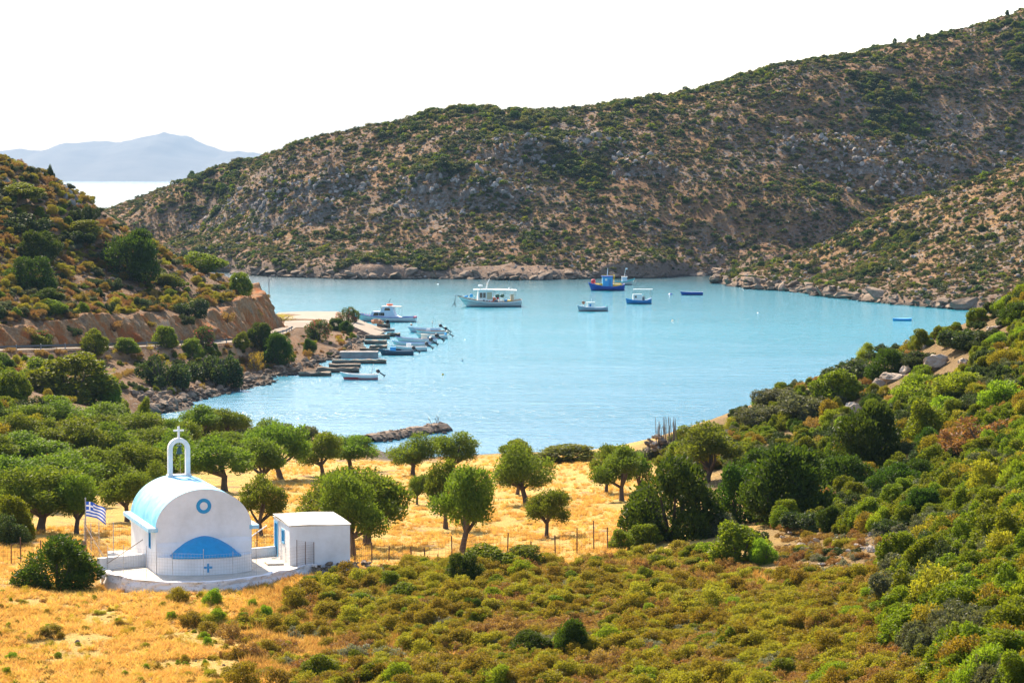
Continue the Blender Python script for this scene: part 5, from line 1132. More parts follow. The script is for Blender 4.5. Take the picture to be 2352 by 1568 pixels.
zone('grove_shrub', 280, [(-10,960),(330,985),(400,1010),(430,1070),(350,1115),(150,1150),(-10,1160)], ['mastic','dark','cushion'], [.5,.25,.25], (1.3, 3.0), GS, 280, 'undergrowth of the left grove', 'x', 'x', (0.7, 1.0))

# ------------------------------------------------------------------ dry grass
u, v = poly_pts([(-30,1215),(560,1200),(620,1060),(860,1050),(1420,1046),(1520,1060),(1500,1180),(1440,1260),(1400,1330),(760,1360),(700,1600),(-30,1600)], 15000)
p = GV(u, v); p = p[free(p, 0.15)]
u2, v2 = poly_pts([(560,1330),(1450,1270),(1640,1270),(1790,1350),(2060,1390),(2100,1600),(560,1600)], 7000)
p2_ = GV(u2, v2); p2_ = p2_[free(p2_, 0.15)]
m1 = vnoise(p[:, 0]/2.2, p[:, 1]/2.2, 88) + 0.25*rng.random(len(p)); p = p[m1 > 0.50]
pts = np.concatenate([p, p2_]); n = len(pts); amber = np.concatenate([np.zeros(len(p), bool), np.ones(len(p2_), bool)]) & (vnoise(pts[:, 0]/3, pts[:, 1]/3, 89) > 0.45)
hh = rng.uniform(0.14, 0.34, n); ww = rng.uniform(0.28, 0.6, n); hh = np.where(amber, hh*1.35, hh)
scatter('dry_grass', 'golden dry grass covering the field and the foreground', pts, np.stack([ww, ww, hh], 1), zrot(n), np.where(amber, 4 + np.arange(n) % 2, np.arange(n) % 4), TUFT)

# ------------------------------------------------------------------ rocks on the near land
def rocks(name, n, poly, size, meshes, label, sink=0.2, group=None, indiv=False):
    u, v = poly_pts(poly, n); p = GV(u, v); p = p[(p[:, 2] > -0.2)]; s_ = size[0]*(size[1]/size[0])**(rng.random(len(p))**2.2)
    q = p.copy(); q[:, 2] -= 0; q[:, 2] += s_*(0.5 - sink)*0.6
    rt = rng.normal(size=(len(p), 3))*0.25; rt[:, 2] = rng.random(len(p))*6.28
    scatter(name, label, q, np.stack([s_*1.25, s_, s_*0.85], 1), rt, np.arange(len(p)) % len(meshes), meshes)
rocks('shore_rubble', 1500, [(300,905),(345,940),(430,915),(560,880),(690,852),(760,835),(840,785),(850,760),(830,760),(780,800),(690,835),(560,862),(430,890),(330,890)], (0.25, 1.5), ROCKS, 'loose brown stones along the left shore')
rocks('shore_pebbles', 500, [(345,958),(500,915),(700,866),(690,855),(500,898),(345,940)], (0.3, 1.0), ROCKS, 'dark wet stones at the left waterline')
rocks('slope_stones', 420, [(1790,1210),(2110,1180),(2130,1290),(2060,1350),(1800,1340)], (0.10, 0.55), LIMES, 'pale stones strewn on the stony brown slope')
rocks('headland_stones', 700, [(-10,380),(60,395),(165,440),(235,520),(300,565),(480,620),(610,675),(610,690),(330,710),(-10,738)], (0.25, 1.1), ROCKS, 'stones scattered over the left headland')
rocks('field_stones', 260, [(-10,1340),(700,1345),(760,1440),(700,1600),(-10,1600)], (0.06, 0.25), ROCKS, 'small stones in the golden grass')
rocks('near_shore_stones', 260, [(1560,1012),(1690,985),(1760,965),(1690,1002),(1560,1030)], (0.3, 0.9), LIMES, 'pinkish stones at the water edge below the right slope')
rocks('near_shore_stones', 160, [(330,985),(420,990),(540,1000),(700,1006),(790,1012),(840,1030),(800,1030),(600,1020),(400,1005)], (0.3, 0.9), ROCKS, 'brown stones at the water edge behind the grove')
def boulder(u, v, w, h, label, k, mat=None, group=None, d=0.7):
    g = G(u, v); W = w/FV*g[1]; Hh = h/FV*g[1]; o = ob('limestone_boulder', (mat or LIMES)[k % len(mat or LIMES)], None, (g[0], g[1], g[2] + Hh*0.25), k*1.3, (W*1.1, W*d, Hh*1.5)); tag(o, label, 'rock', group)
for i, a in enumerate([(2150,848,95,42,'pale limestone boulder above the bright green bush crest'),(2215,842,50,28,'small limestone boulder right of the larger pale one'),(2045,878,70,34,'long limestone ledge on the right slope'),(2020,895,45,40,'lower end of the limestone ledge with a cleft'),(2080,858,40,24,'upper end of the limestone ledge'),
    (1965,948,60,34,'reddish limestone rock in the shade of the juniper'),(1900,985,50,30,'small rock below the grey-brown bush dome'),(2330,838,70,34,'dark rubble rocks at the right edge'),(2345,822,40,30,'upper rubble rock at the right edge'),(2000,1268,30,22,'stone on the brown slope crest'),(2285,760,50,20,'sandy rock high on the right ridge'),(2120,800,26,14,'small rock on the ridge skyline'),(1815,912,26,14,'pink rock near the ridge')]): boulder(*a[:4], a[4], i)
for i, a in enumerate([(160,450,24,20,'grey rock on the headland skyline by the gap'),(148,436,20,16,'upper grey rock on the headland skyline'),(170,462,26,20,'third grey rock down the skyline gap'),(180,478,24,18,'fourth grey rock down the skyline gap'),(190,496,26,20,'lowest grey rock by the gap'),(166,476,22,18,'inner grey rock beside the gap'),(152,458,22,18,'inner upper grey rock beside the gap'),(128,418,20,14,'small grey rock near the lone tree'),(15,420,32,16,'grey rock near the left skyline')]): boulder(*a[:4], a[4], i, GREYS)
for i, a in enumerate([('brown',58,768,46,30,'brown shrub at the foot of the clay cut at left'),('dark',165,775,40,32,'dark shrub at the foot of the clay cut'),('brown',262,768,52,30,'brown shrub hanging in the clay cut'),('cushion',335,750,40,26,'olive shrub growing in the pale rock cut'),('dark',425,752,40,34,'dark shrub in the middle of the clay cut'),('brown',520,742,44,30,'brown shrub near the nose of the clay cut'),('cushion',585,735,36,24,'olive shrub at the nose of the clay cut')]): bush(*a, group='shrubs of the clay cut')
for i in range(26):
    u = 340 + i*10 + random.uniform(-6, 6); v = 948 - i*3.0 + random.uniform(-6, 0); g = G(u, v); s_ = random.uniform(0.7, 1.9)*(1.3 if i < 6 else 0.8)
    tag(ob('shore_boulder', ROCKS[i % 6], None, (g[0], g[1], max(g[2], 0) + s_*0.15), i*2.1, (s_*1.3, s_, s_*0.85)), 'brown boulder at the rocky tip of the left shore', 'rock', 'boulders along the left shore')

# ------------------------------------------------------------------ far hill and spur cover
def hsample(XX, YY, ZZ, x, y):
    x0, y0 = XX[0, 0], YY[0, 0]; d = XX[0, 1] - XX[0, 0]; fx = np.clip((x - x0)/d, 0, XX.shape[1]-1.001); fy = np.clip((y - y0)/d, 0, XX.shape[0]-1.001); i = fx.astype(int); j = fy.astype(int); a = fx - i; b_ = fy - j
    return (ZZ[j, i]*(1-a) + ZZ[j, i+1]*a)*(1-b_) + (ZZ[j+1, i]*(1-a) + ZZ[j+1, i+1]*a)*b_
def cover(tagname, XX, YY, ZZ, box, n, seed, ridge_y, dens=0.5, where='far hillside across the bay'):
    x = rng.uniform(box[0], box[1], n); y = rng.uniform(box[2], box[3], n); z = hsample(XX, YY, ZZ, x, y)
    ok = (z > 1.2) & (y < ridge_y(x)) & (np.abs(x) < 0.188*y + 4); x, y, z = x[ok], y[ok], z[ok]; m = len(x)
    cl = fbm(x/24, y/30, seed, 4); fine = fbm(x/5, y/5, seed + 3, 3); rk = fbm(x/26, y/34, 41, 4)
    small = rng.random(m)
    w = 0.5 + 0.9*small**2.5 + np.clip(cl - 0.52, 0, 1)*13*rng.random(m)**1.8*(fine > 0.50)
    w = np.where(rng.random(m) < 0.055, rng.uniform(1.2, 2.8, m), w); w = np.clip(w, 0.45, 3.8); keep_ = (rng.random(m) < 0.45 + 0.55*(fine > 0.42)); x, y, z, w, cl, rk = x[keep_], y[keep_], z[keep_], w[keep_], cl[keep_], rk[keep_]; m = len(x)
    kinds = ['dark', 'mastic', 'cushion', 'brown', 'ash', 'juniper', 'grey']
    big = w > 1.35; rr = rng.random(m)
    k = np.where(big, np.select([rr < .48, rr < .60, rr < .86], [0, 1, 2], 5), np.select([rr < .12, rr < .15, rr < .42, rr < .84, rr < .92, rr < .97], [0, 1, 2, 3, 4, 6], 5))
    hh = w*rng.uniform(0.5, 0.75, m); return np.stack([x, y, z - 0.08*hh], 1), w, hh, k, kinds
RIDX = np.array([P(u, 0, d)[0] for u, v, d in [(100,0,760),(390,0,720),(585,0,690),(830,0,674),(1170,0,666),(1570,0,684),(1900,0,715),(2130,0,735),(2352,0,757),(2600,0,780)]]); RIDY = np.array([760,720,690,674,666,684,715,735,757,780])*S + 9
def far_cover(nm, stufnm, args, indiv, place):
    p, w, hh, k, kinds = cover(*args); order = np.argsort(-w)
    lab = {'dark': 'dark maquis bush', 'mastic': 'green bush', 'cushion': 'olive-green bush', 'brown': 'brown shrub', 'ash': 'ashen shrub', 'juniper': 'dark green juniper', 'grey': 'grey-green bush'}
    for j in order[:indiv]:
        kd = kinds[k[j]]; src = {'cushion': 'hillolive', 'dark': 'dark', 'mastic': 'mastic', 'juniper': 'juniper', 'grey': 'grey', 'brown': 'brown', 'ash': 'ash'}[kd]
        o = ob(nm, BUSH[src][j % len(BUSH[src])], None, tuple(p[j]), float(j), (w[j]*1.2, w[j], hh[j])); pu_, pv_ = proj(p[j:j+1]); tag(o, sized(w[j], 1.9, 2.7) + lab[kd] + ' ' + where(pu_[0], pv_[0], MARKS[nm]), 'bush', place[3:] + ', ' + kd)
    rest = order[indiv:]; meshes = []
    for kd in kinds: meshes += TINY[kd]
    scatter(stufnm, 'scrub of small dark and brown bushes ' + place, p[rest], np.stack([w[rest]*1.15, w[rest], hh[rest]], 1), zrot(len(rest)), k[rest]*3 + rest % 3, meshes)
far_cover('hillside_bush', 'hillside_scrub', ('h', HX, HY, HZ, (-172, 190, 768, 1060), 150000, 141, lambda x: np.interp(x, RIDX, RIDY) + 28), 290, 'on the far hillside across the bay')
far_cover('spur_bush', 'spur_scrub', ('s', SX, SY, SZ, (42, 145, 575, 775), 24000, 151, lambda x: x*0 + 765), 200, 'on the rocky spur at the right of the bay')
def far_rocks(nm, label, XX, YY, ZZ, box, n, ridge_y, size):
    x = rng.uniform(box[0], box[1], n); y = rng.uniform(box[2], box[3], n); z = hsample(XX, YY, ZZ, x, y)
    cl = fbm(x/15, y/20, 161, 4); ok = (z > 0.1) & (y < ridge_y(x)) & (np.abs(x) < 0.188*y + 4) & ((cl > 0.5) | (rng.random(n) < 0.10) | (z < 3)); x, y, z, cl = x[ok], y[ok], z[ok], cl[ok]; m = len(x)
    s_ = size[0]*(size[1]/size[0])**(rng.random(m)**2.5); rt = rng.normal(size=(m, 3))*0.3; rt[:, 2] = rng.random(m)*6.28
    scatter(nm, label, np.stack([x, y, z + s_*0.12], 1), np.stack([s_*1.3, s_, s_*0.9], 1), rt, np.arange(m) % 6, GREYS)
far_rocks('hillside_rocks', 'grey rocks strewn over the far hillside', HX, HY, HZ, (-172, 185, 760, 1040), 26000, lambda x: np.interp(x, RIDX, RIDY), (0.25, 1.3))
far_rocks('spur_rocks', 'grey rocks strewn over the spur', SX, SY, SZ, (42, 145, 572, 745), 4500, lambda x: x*0 + 735, (0.3, 1.5))
def shore_line(nm, label, XX, YY, ZZ, n, box, meshes):
    x = rng.uniform(box[0], box[1], n); y = rng.uniform(box[2], box[3], n); z = hsample(XX, YY, ZZ, x, y); ok = (z > -0.5) & (z < 1.6) & (np.abs(x) < 0.19*y); x, y, z = x[ok], y[ok], z[ok]; m = len(x)
    s_ = 0.4*(4.2/0.4)**(rng.random(m)**2.6); rt = rng.normal(size=(m, 3))*0.35; rt[:, 2] = rng.random(m)*6.28
    scatter(nm, label, np.stack([x, y, z + s_*0.1], 1), np.stack([s_*rng.uniform(1.1, 2.4, m), s_*1.2, s_*rng.uniform(0.35, 0.9, m)], 1), rt, np.arange(m) % 6, meshes)
crag = []
for (u, v, d, rx, ry, hh_) in OUT:
    c = P(u, v, d); k = int(20 + rx*ry*0.8); x = c[0] + rng.uniform(-1, 1, k)*rx*1.15; y = c[1] - ry*0.25 + rng.uniform(-1, 1, k)*ry*1.1; crag.append(np.stack([x, y, hsample(HX, HY, HZ, x, y)], 1))
crag = np.concatenate(crag); m = len(crag); s_ = 0.6*(2.6/0.6)**(rng.random(m)**1.8); rt = rng.normal(size=(m, 3))*0.35; rt[:, 2] = rng.random(m)*6.28
scatter('crag_rocks', 'grey crags and ledges breaking out of the far hillside', crag, np.stack([s_*1.1, s_, s_*rng.uniform(0.9, 1.7, m)], 1), rt, np.arange(m) % 6, GREYS)
shore_line('waterline_rocks', 'pale and brown rocks along the waterline of the far hill', HX, HY, HZ, 30000, (-130, 125, 755, 850), ROCKS)
shore_line('waterline_rocks', 'brown rock ledges along the waterline of the spur', SX, SY, SZ, 14000, (45, 115, 575, 745), ROCKS)

for i, (u, d, w_, h_, lb) in enumerate([(2052,728,1.6,2.6,'lone upright bush on the right skyline'),(2108,733,2.0,1.9,'dark round bush on the right skyline'),(2128,735,2.2,1.8,'second round bush on the right skyline'),(1942,718,1.0,1.5,'tiny upright bush on the middle skyline'),(2022,725,1.4,1.2,'small round bush on the right skyline'),(440,712,3.0,2.6,'dark round tree on the left skyline of the far hill'),(2310,752,1.8,2.4,'skyline bush at the top right corner')]):
    xs_ = P(u, 400, d)[0]; ys_ = np.arange(d*S - 30, d*S + 60, 1.0); zs_ = hsample(HX, HY, HZ, xs_*ys_/(d*S), ys_); k = int(np.argmax((zs_ - CAMH)/ys_))
    tag(ob('skyline_bush', BUSH['juniper'][i % 4], None, (xs_*ys_[k]/(d*S), ys_[k], zs_[k] - 0.2), float(i), (w_, w_, h_)), lb, 'bush', 'bushes on the far skyline')

# ------------------------------------------------------------------ boats
def pm(name, col, rough=0.4, **k): M[name] = paint(name, col, rough, var=0.06, **k); return M[name]
pm('boat_white', (0.78, 0.77, 0.74)); pm('boat_cream', (0.66, 0.60, 0.48)); pm('boat_navy', (0.012, 0.025, 0.075)); pm('boat_blue', (0.012, 0.07, 0.36)); pm('boat_sky', (0.03, 0.32, 0.66))
pm('boat_mid', (0.02, 0.20, 0.48)); pm('boat_red', (0.72, 0.03, 0.035)); pm('boat_yellow', (0.75, 0.46, 0.02)); pm('boat_teal', (0.05, 0.42, 0.42)); pm('boat_grey', (0.30, 0.36, 0.42)); pm('boat_slate', (0.05, 0.085, 0.12))
pm('boat_wood', (0.30, 0.12, 0.06)); pm('boat_orange', (0.80, 0.14, 0.03)); pm('boat_black', (0.015, 0.016, 0.02)); pm('boat_tan', (0.55, 0.42, 0.27)); pm('boat_green', (0.03, 0.12, 0.06)); pm('boat_foul', (0.06, 0.05, 0.05)); pm('boat_lilac', (0.60, 0.64, 0.74))
gl = NT('dark_glass'); gl.bsdf.inputs['Base Color'].default_value = (0.10, 0.075, 0.06, 1); gl.bsdf.inputs['Roughness'].default_value = 0.12; M['glass'] = gl.m
class Hull:
    def __init__(s, L, B, F, bow=0.5, stern=0.15, tr=0.75, full=2.2, rake=0.12):
        s.L, s.B, s.F, s.bow, s.st, s.tr, s.full, s.rake = L, B, F, bow, stern, tr, full, rake
    def hb(s, t):
        if t < 0.45: k = t/0.45; return s.B/2*(s.tr + (1 - s.tr)*math.sin(k*math.pi/2))
        return s.B/2*max(0.0, 1 - ((t - 0.45)/0.55)**s.full)**0.85
    def sheer(s, t): return s.F + s.bow*max(0, (t - 0.35)/0.65)**2 + s.st*max(0, (0.35 - t)/0.35)**2
    def pt(s, t, lv, side, out=0.0):       # lv 0 = keel ... 1 = sheer
        z = -0.35 + (s.sheer(t) + 0.35)*lv; w = s.hb(t)*(0.12 + 0.88*min(1, lv*1.55)**0.7)*(0.90 + 0.10*lv) + out
        if s.hb(t) < 1e-6: w = max(out, 0.012)
        x = -s.L/2 + s.L*t*(1 - s.rake + s.rake*lv)
        return (x, side*w, z)
    def lvz(s, t, z): return (z + 0.35)/(s.sheer(t) + 0.35)
    def skin(s, f0, f1, out=0.0, n=5, m=22):   # band between level functions, both sides and the transom
        b = MB(); ts = np.linspace(0, 1, m)
        for sd in (-1, 1):
            b.grid([[s.pt(t, f0(t) + (f1(t) - f0(t))*k/n, sd, out) for t in ts] for k in range(n+1)])
        b.grid([[(lambda q: (q[0] - out, sd*abs(q[1]), q[2]))(s.pt(0, f0(0) + (f1(0) - f0(0))*k/n, 1, out)) for sd in (-1, -0.33, 0.33, 1)] for k in range(n+1)])
        return b
    def rail(s, r, out=0.02, dz=0.0):
        b = MB(); pts = [s.pt(t, 1, 1, out) for t in np.linspace(0, 1, 20)] + [s.pt(t, 1, -1, out) for t in np.linspace(1, 0, 20)]
        b.tube([(p[0], p[1], p[2] + dz) for p in pts], r, 5); a, c = pts[0], pts[-1]; b.tube([(a[0], a[1], a[2] + dz), (c[0], c[1], c[2] + dz)], r, 5); return b
    def deck(s, lv, m=20):
        b = MB(); ts = np.linspace(0.005, 0.985, m); b.grid([[(lambda q: (q[0], q[1]*0.97*k, q[2]))(s.pt(t, lv(t), 1)) for t in ts] for k in (-1, -0.5, 0, 0.5, 1)]); return b
def boat_root(name, label, cat, u0, u1, v, bow_left=True, yaw=0.0, group=None, lift=0.0):
    a, c = onz(u0, v), onz(u1, v); L = abs(c[0] - a[0]); o = (a + c)/2
    t = thing(name, label, cat, (o[0], o[1], lift), (math.pi if bow_left else 0) + yaw, group); return t, L/max(0.6, math.cos(yaw))
def hull_parts(t, h, hm, bm, rm, im, deck_z=None, boot=0.12, rr=0.035):
    h.skin(lambda q: h.lvz(q, boot), lambda q: 1.0).build('hull', hm, t, smooth=True)
    h.skin(lambda q: 0.0, lambda q: h.lvz(q, boot), n=3).build('hull_bottom', bm, t, smooth=True)
    h.rail(rr).build('gunwale', rm, t, smooth=True)
    if deck_z is None: h.deck(lambda q: h.lvz(q, h.sheer(q) - 0.06)).build('deck', im, t)
    else:
        h.skin(lambda q: h.lvz(q, deck_z), lambda q: 0.985, out=-0.05).build('inner_planking', im, t, smooth=True); h.deck(lambda q: h.lvz(q, deck_z)).build('floor', im, t)
def frust(x0, x1, w0, z0, z1, top=0.85, fx0=0.0, fx1=0.0):
    w1 = w0*top; vs = [(x0, -w0, z0), (x1, -w0, z0), (x1, w0, z0), (x0, w0, z0), (x0 + fx0, -w1, z1), (x1 - fx1, -w1, z1), (x1 - fx1, w1, z1), (x0 + fx0, w1, z1)]
    return MB().add(vs, [(3, 2, 1, 0), (4, 5, 6, 7), (0, 1, 5, 4), (1, 2, 6, 5), (2, 3, 7, 6), (3, 0, 4, 7)])
def outboard(t, x, z, tilt=1.0, cowl='boat_black', s_=1.0, y=0.0):
    c, sn = math.cos(tilt), math.sin(tilt)
    def R(p): return (x - (p[0]*c + p[2]*sn*-1)*s_*1.0 if False else x + s_*(p[0]*c + p[2]*sn), y + p[1]*s_, z + s_*(-p[0]*sn + p[2]*c))
    m = MB(); m.lathe([(0.05, 0.0), (0.17, 0.03), (0.19, 0.22), (0.17, 0.42), (0.08, 0.52), (0.02, 0.54)], 10); m.v = [R((p[0]*1.35 - 0.15, p[1], p[2])) for p in m.v]
    o = m.build('outboard_motor', M[cowl], t, smooth=True)
    m = MB().box(-0.23, -0.07, -0.05, 0.05, -0.85, 0.02); m.box(-0.36, 0.0, -0.02, 0.02, -0.66, -0.62); m.box(-0.32, 0.06, -0.035, 0.035, -0.92, -0.80); m.v = [R(p) for p in m.v]; m.build('leg', M['boat_black'], o)
    m = MB()
    for k in range(3): a = k*2.094; m.box(-0.36, -0.33, math.cos(a)*0.09 - 0.06, math.cos(a)*0.09 + 0.06, -0.86 + math.sin(a)*0.09 - 0.05, -0.86 + math.sin(a)*0.09 + 0.05)
    m.v = [R(p) for p in m.v]; m.build('propeller', M['steel'], o)
def mooring(t, a, c):
    n = 8; MB().tube([tuple(np.array(a) + (np.array(c) - np.array(a))*k/n + np.array((0, 0, -0.25*math.sin(math.pi*k/n)))) for k in range(n+1)], 0.02, 4).build('mooring_line', M['rope'], t)

# large white fishing boat
t, L = boat_root('fishing_boat', 'large white fishing boat with long white canopy anchored in the bay', 'boat', 1052, 1197, 704, True, 0.10)
h = Hull(L, 3.9, 1.05, 1.15, 0.45, 0.72, 2.4, 0.16); hull_parts(t, h, M['boat_white'], M['boat_navy'], M['boat_wood'], M['boat_cream'], 0.75, 0.16, 0.06)
h.skin(lambda q: h.lvz(q, h.sheer(q)*0.60), lambda q: h.lvz(q, h.sheer(q)*0.60 + 0.09), 0.012, 1).build('stripe', M['boat_navy'], t)
X = lambda f: -L/2 + L*f
wh = frust(X(0.46), X(0.70), 1.25, 0.75, 3.45, 0.95, 0.0, 0.25).build('wheelhouse', M['boat_white'], t)
for f0, f1 in ((0.62, 0.665), (0.57, 0.61)):
    for sd in (-1, 1): MB().box(X(f0), X(f1), sd*1.235 - 0.02, sd*1.235 + 0.02, 1.9, 3.0).build('window', M['glass'], wh)
MB().box(X(0.47), X(0.55), 1.205, 1.26, 1.6, 3.1).build('door', M['boat_tan'], wh); MB().box(X(0.47), X(0.55), -1.26, -1.205, 1.6, 3.1).build('door', M['boat_tan'], wh)
MB().prism([(X(0.42), -1.55), (X(0.75), -1.3), (X(0.75), 1.3), (X(0.42), 1.55)], 3.46, 3.66).build('wheelhouse_roof', M['boat_white'], t)
cn = MB(); cn.grid([[(x, y, 3.62 + 0.16*(1 - (y/1.65)**2) - 0.03*abs(x)) for y in np.linspace(-1.65, 1.65, 7)] for x in np.linspace(X(0.08), X(0.46), 6)]); cn.grid([[(x, y, 3.55 + 0.16*(1 - (y/1.65)**2) - 0.03*abs(x)) for y in np.linspace(-1.65, 1.65, 7)] for x in np.linspace(X(0.08), X(0.46), 6)]); cn.build('canopy', M['boat_white'], t)
for f in (0.10, 0.26, 0.28, 0.43):
    for sd in (-1, 1): MB().bar((X(f), sd*1.45, 0.9), (X(f), sd*1.45, 3.55), 0.035).build('canopy_post', M['steel'], t)
MB().tube([(X(0.555), 0, 3.6), (X(0.53), 0, 5.1), (X(0.50), 0, 5.9)], [0.14, 0.09, 0.03], 6).build('mast', M['boat_white'], t)
rd = MB().lathe([(0.1, 0), (0.45, 0.06), (0.5, 0.2), (0.42, 0.36), (0.1, 0.4)], 14, (X(0.645), 0, 4.25)).build('radar_dome', M['boat_white'], t, smooth=True); MB().bar((X(0.645), 0, 3.6), (X(0.645), 0, 4.3), 0.07).build('dome_post', M['steel'], rd)
MB().box(X(0.52), X(0.545), -0.7, 0.7, 4.72, 4.84).build('light_bar', M['boat_tan'], t); MB().bar((X(0.19), 0.3, 3.6), (X(0.19), 0.3, 5.7), 0.025).build('aerial', M['steel'], t)
MB().box(X(0.18), X(0.205), 0.1, 0.5, 3.7, 4.0).build('navigation_lamp', M['boat_white'], t)
an = MB().tube([(X(0.93), 0, 2.2), (X(1.04), 0, 2.45), (X(1.045), 0, 1.2), (X(1.06), 0, 0.2)], 0.07, 5); an.bar((X(1.048), 0, 1.0), (X(1.10), 0.25, 0.0), 0.06); an.bar((X(1.048), 0, 0.9), (X(1.03), -0.25, -0.05), 0.06); an.build('anchor', M['boat_black'], t)
MB().lathe([(0.05, -0.22), (0.38, -0.2), (0.38, 0.2), (0.05, 0.22)], 12, (X(0.79), 0, 2.35), 'y').build('net_hauler', M['boat_sky'], t); MB().bar((X(0.79), 0, 1.3), (X(0.79), 0, 2.3), 0.08).build('hauler_post', M['steel'], t)
for f, y, z, s_, c in ((0.60, 0.9, 1.35, 0.42, 'boat_slate'), (0.55, 1.0, 1.15, 0.35, 'boat_black'), (0.51, 1.1, 1.1, 0.28, 'boat_red'), (0.47, 1.1, 1.1, 0.26, 'boat_red'), (0.45, 0.6, 1.55, 0.5, 'boat_orange'), (0.385, 0.9, 2.25, 0.42, 'boat_green'), (0.31, 0.9, 2.25, 0.42, 'boat_green'), (0.38, 0.95, 1.75, 0.25, 'boat_red'), (0.25, 0.9, 1.3, 0.32, 'boat_sky'), (0.88, 0.3, 2.15, 0.3, 'boat_sky'), (0.41, 0.9, 1.1, 0.42, 'boat_slate')):
    MB().lathe([(0.05, -0.9), (0.75, -0.75), (1.0, -0.2), (0.95, 0.35), (0.55, 0.85), (0.05, 0.95)], 9).build('gear_bundle', M[c], t, loc=(X(f), y, z), sc=(s_, s_, s_*0.85))
    MB().lathe([(0.05, -0.9), (0.75, -0.75), (1.0, -0.2), (0.95, 0.35), (0.55, 0.85), (0.05, 0.95)], 9).build('gear_bundle', M[c], t, loc=(X(f) - 0.3, -y, z), sc=(s_, s_, s_*0.85))
MB().box(X(0.30), X(0.36), -0.9, 0.9, 0.8, 1.45).build('fish_box', M['boat_white'], t); MB().box(X(0.15), X(0.23), -1.2, 1.2, 0.9, 1.35).build('yellow_tub', M['boat_yellow'], t); frust(X(0.12), X(0.17), 0.5, 1.0, 2.6, 0.8).build('canvas_cover', M['boat_tan'], t)
b = MB()
for f in (0.02, 0.07, 0.12):
    for sd in (-1, 1): b.bar((X(f), sd*1.4, 1.2), (X(f), sd*1.4, 1.75), 0.025)
for sd in (-1, 1): b.bar((X(0.02), sd*1.4, 1.75), (X(0.12), sd*1.4, 1.75), 0.025)
b.build('stern_rail', M['steel'], t)

# white cabin boat at the quay
t, L = boat_root('cabin_boat', 'white cabin boat with blue trim and orange life raft at the quay', 'boat', 815, 956, 738.5, True, -0.16)
h = Hull(L, 3.1, 0.85, 0.75, 0.12, 0.6, 2.3, 0.12); hull_parts(t, h, M['boat_white'], M['boat_foul'], M['boat_blue'], M['boat_lilac'], None, 0.10, 0.07); X = lambda f: -L/2 + L*f
cb = frust(X(0.46), X(0.74), 1.15, 0.85, 1.95, 0.88, 0.0, 0.45).build('cabin', M['boat_lilac'], t)
whs = MB(); pr = [(X(0.24), 0.85), (X(0.33), 1.25), (X(0.36), 2.2), (X(0.36), 2.85), (X(0.52), 2.85), (X(0.565), 2.0), (X(0.565), 0.85)]; whs.plate(pr, 'y', -1.12, 1.12); wh = whs.build('wheelhouse', M['boat_lilac'], t)
MB().box(X(0.345), X(0.55), -1.2, 1.2, 2.86, 2.96).build('wheelhouse_roof', M['boat_white'], t)
for f0, f1 in ((0.595, 0.685), (0.50, 0.585)):
    for sd in (-1, 1): MB().plate([(X(f0), 1.15), (X(f1), 1.15), (X(f1) - 0.25*(f1 > 0.6), 1.75), (X(f0), 1.75)], 'y', sd*1.09 - 0.03, sd*1.09 + 0.03).build('window', M['glass'], cb)
for sd in (-1, 1): MB().plate([(X(0.40), 2.15), (X(0.50), 2.15), (X(0.49), 2.65), (X(0.415), 2.65)], 'y', sd*1.12 - 0.015, sd*1.12 + 0.015).build('window', M['glass'], wh)
MB().plate([(-0.9, 2.1), (0.9, 2.1), (0.85, 2.7), (-0.85, 2.7)], 'x', X(0.548), X(0.556)).build('windscreen', M['glass'], wh)
MB().lathe([(0.2, -0.05), (0.55, 0.0), (0.62, 0.16), (0.55, 0.34), (0.2, 0.36)], 14, (X(0.43), 0, 3.05)).build('life_raft', M['boat_orange'], t, smooth=True); MB().box(X(0.24), X(0.345), -1.1, 1.1, 2.88, 2.93).build('awning', M['boat_tan'], t)
MB().bar((X(0.25), 1.05, 0.9), (X(0.25), 1.05, 2.9), 0.025).build('awning_post', M['steel'], t); MB().bar((X(0.25), -1.05, 0.9), (X(0.25), -1.05, 2.9), 0.025).build('awning_post', M['steel'], t)
MB().bar((X(0.46), 0, 3.0), (X(0.415), 0, 4.4), 0.05).build('mast', M['boat_slate'], t)
b = MB()
for f in np.linspace(0.74, 0.98, 7):
    for sd in (-1, 1): q = h.pt(f, 1, sd, -0.12); b.bar(q, (q[0], q[1], q[2] + 0.35), 0.02)
b.build('bow_rail', M['boat_red'], t); MB().box(X(0.0) - 0.03, X(0.03), -1.0, 1.0, 0.75, 1.05).build('stern_locker', M['boat_red'], t)

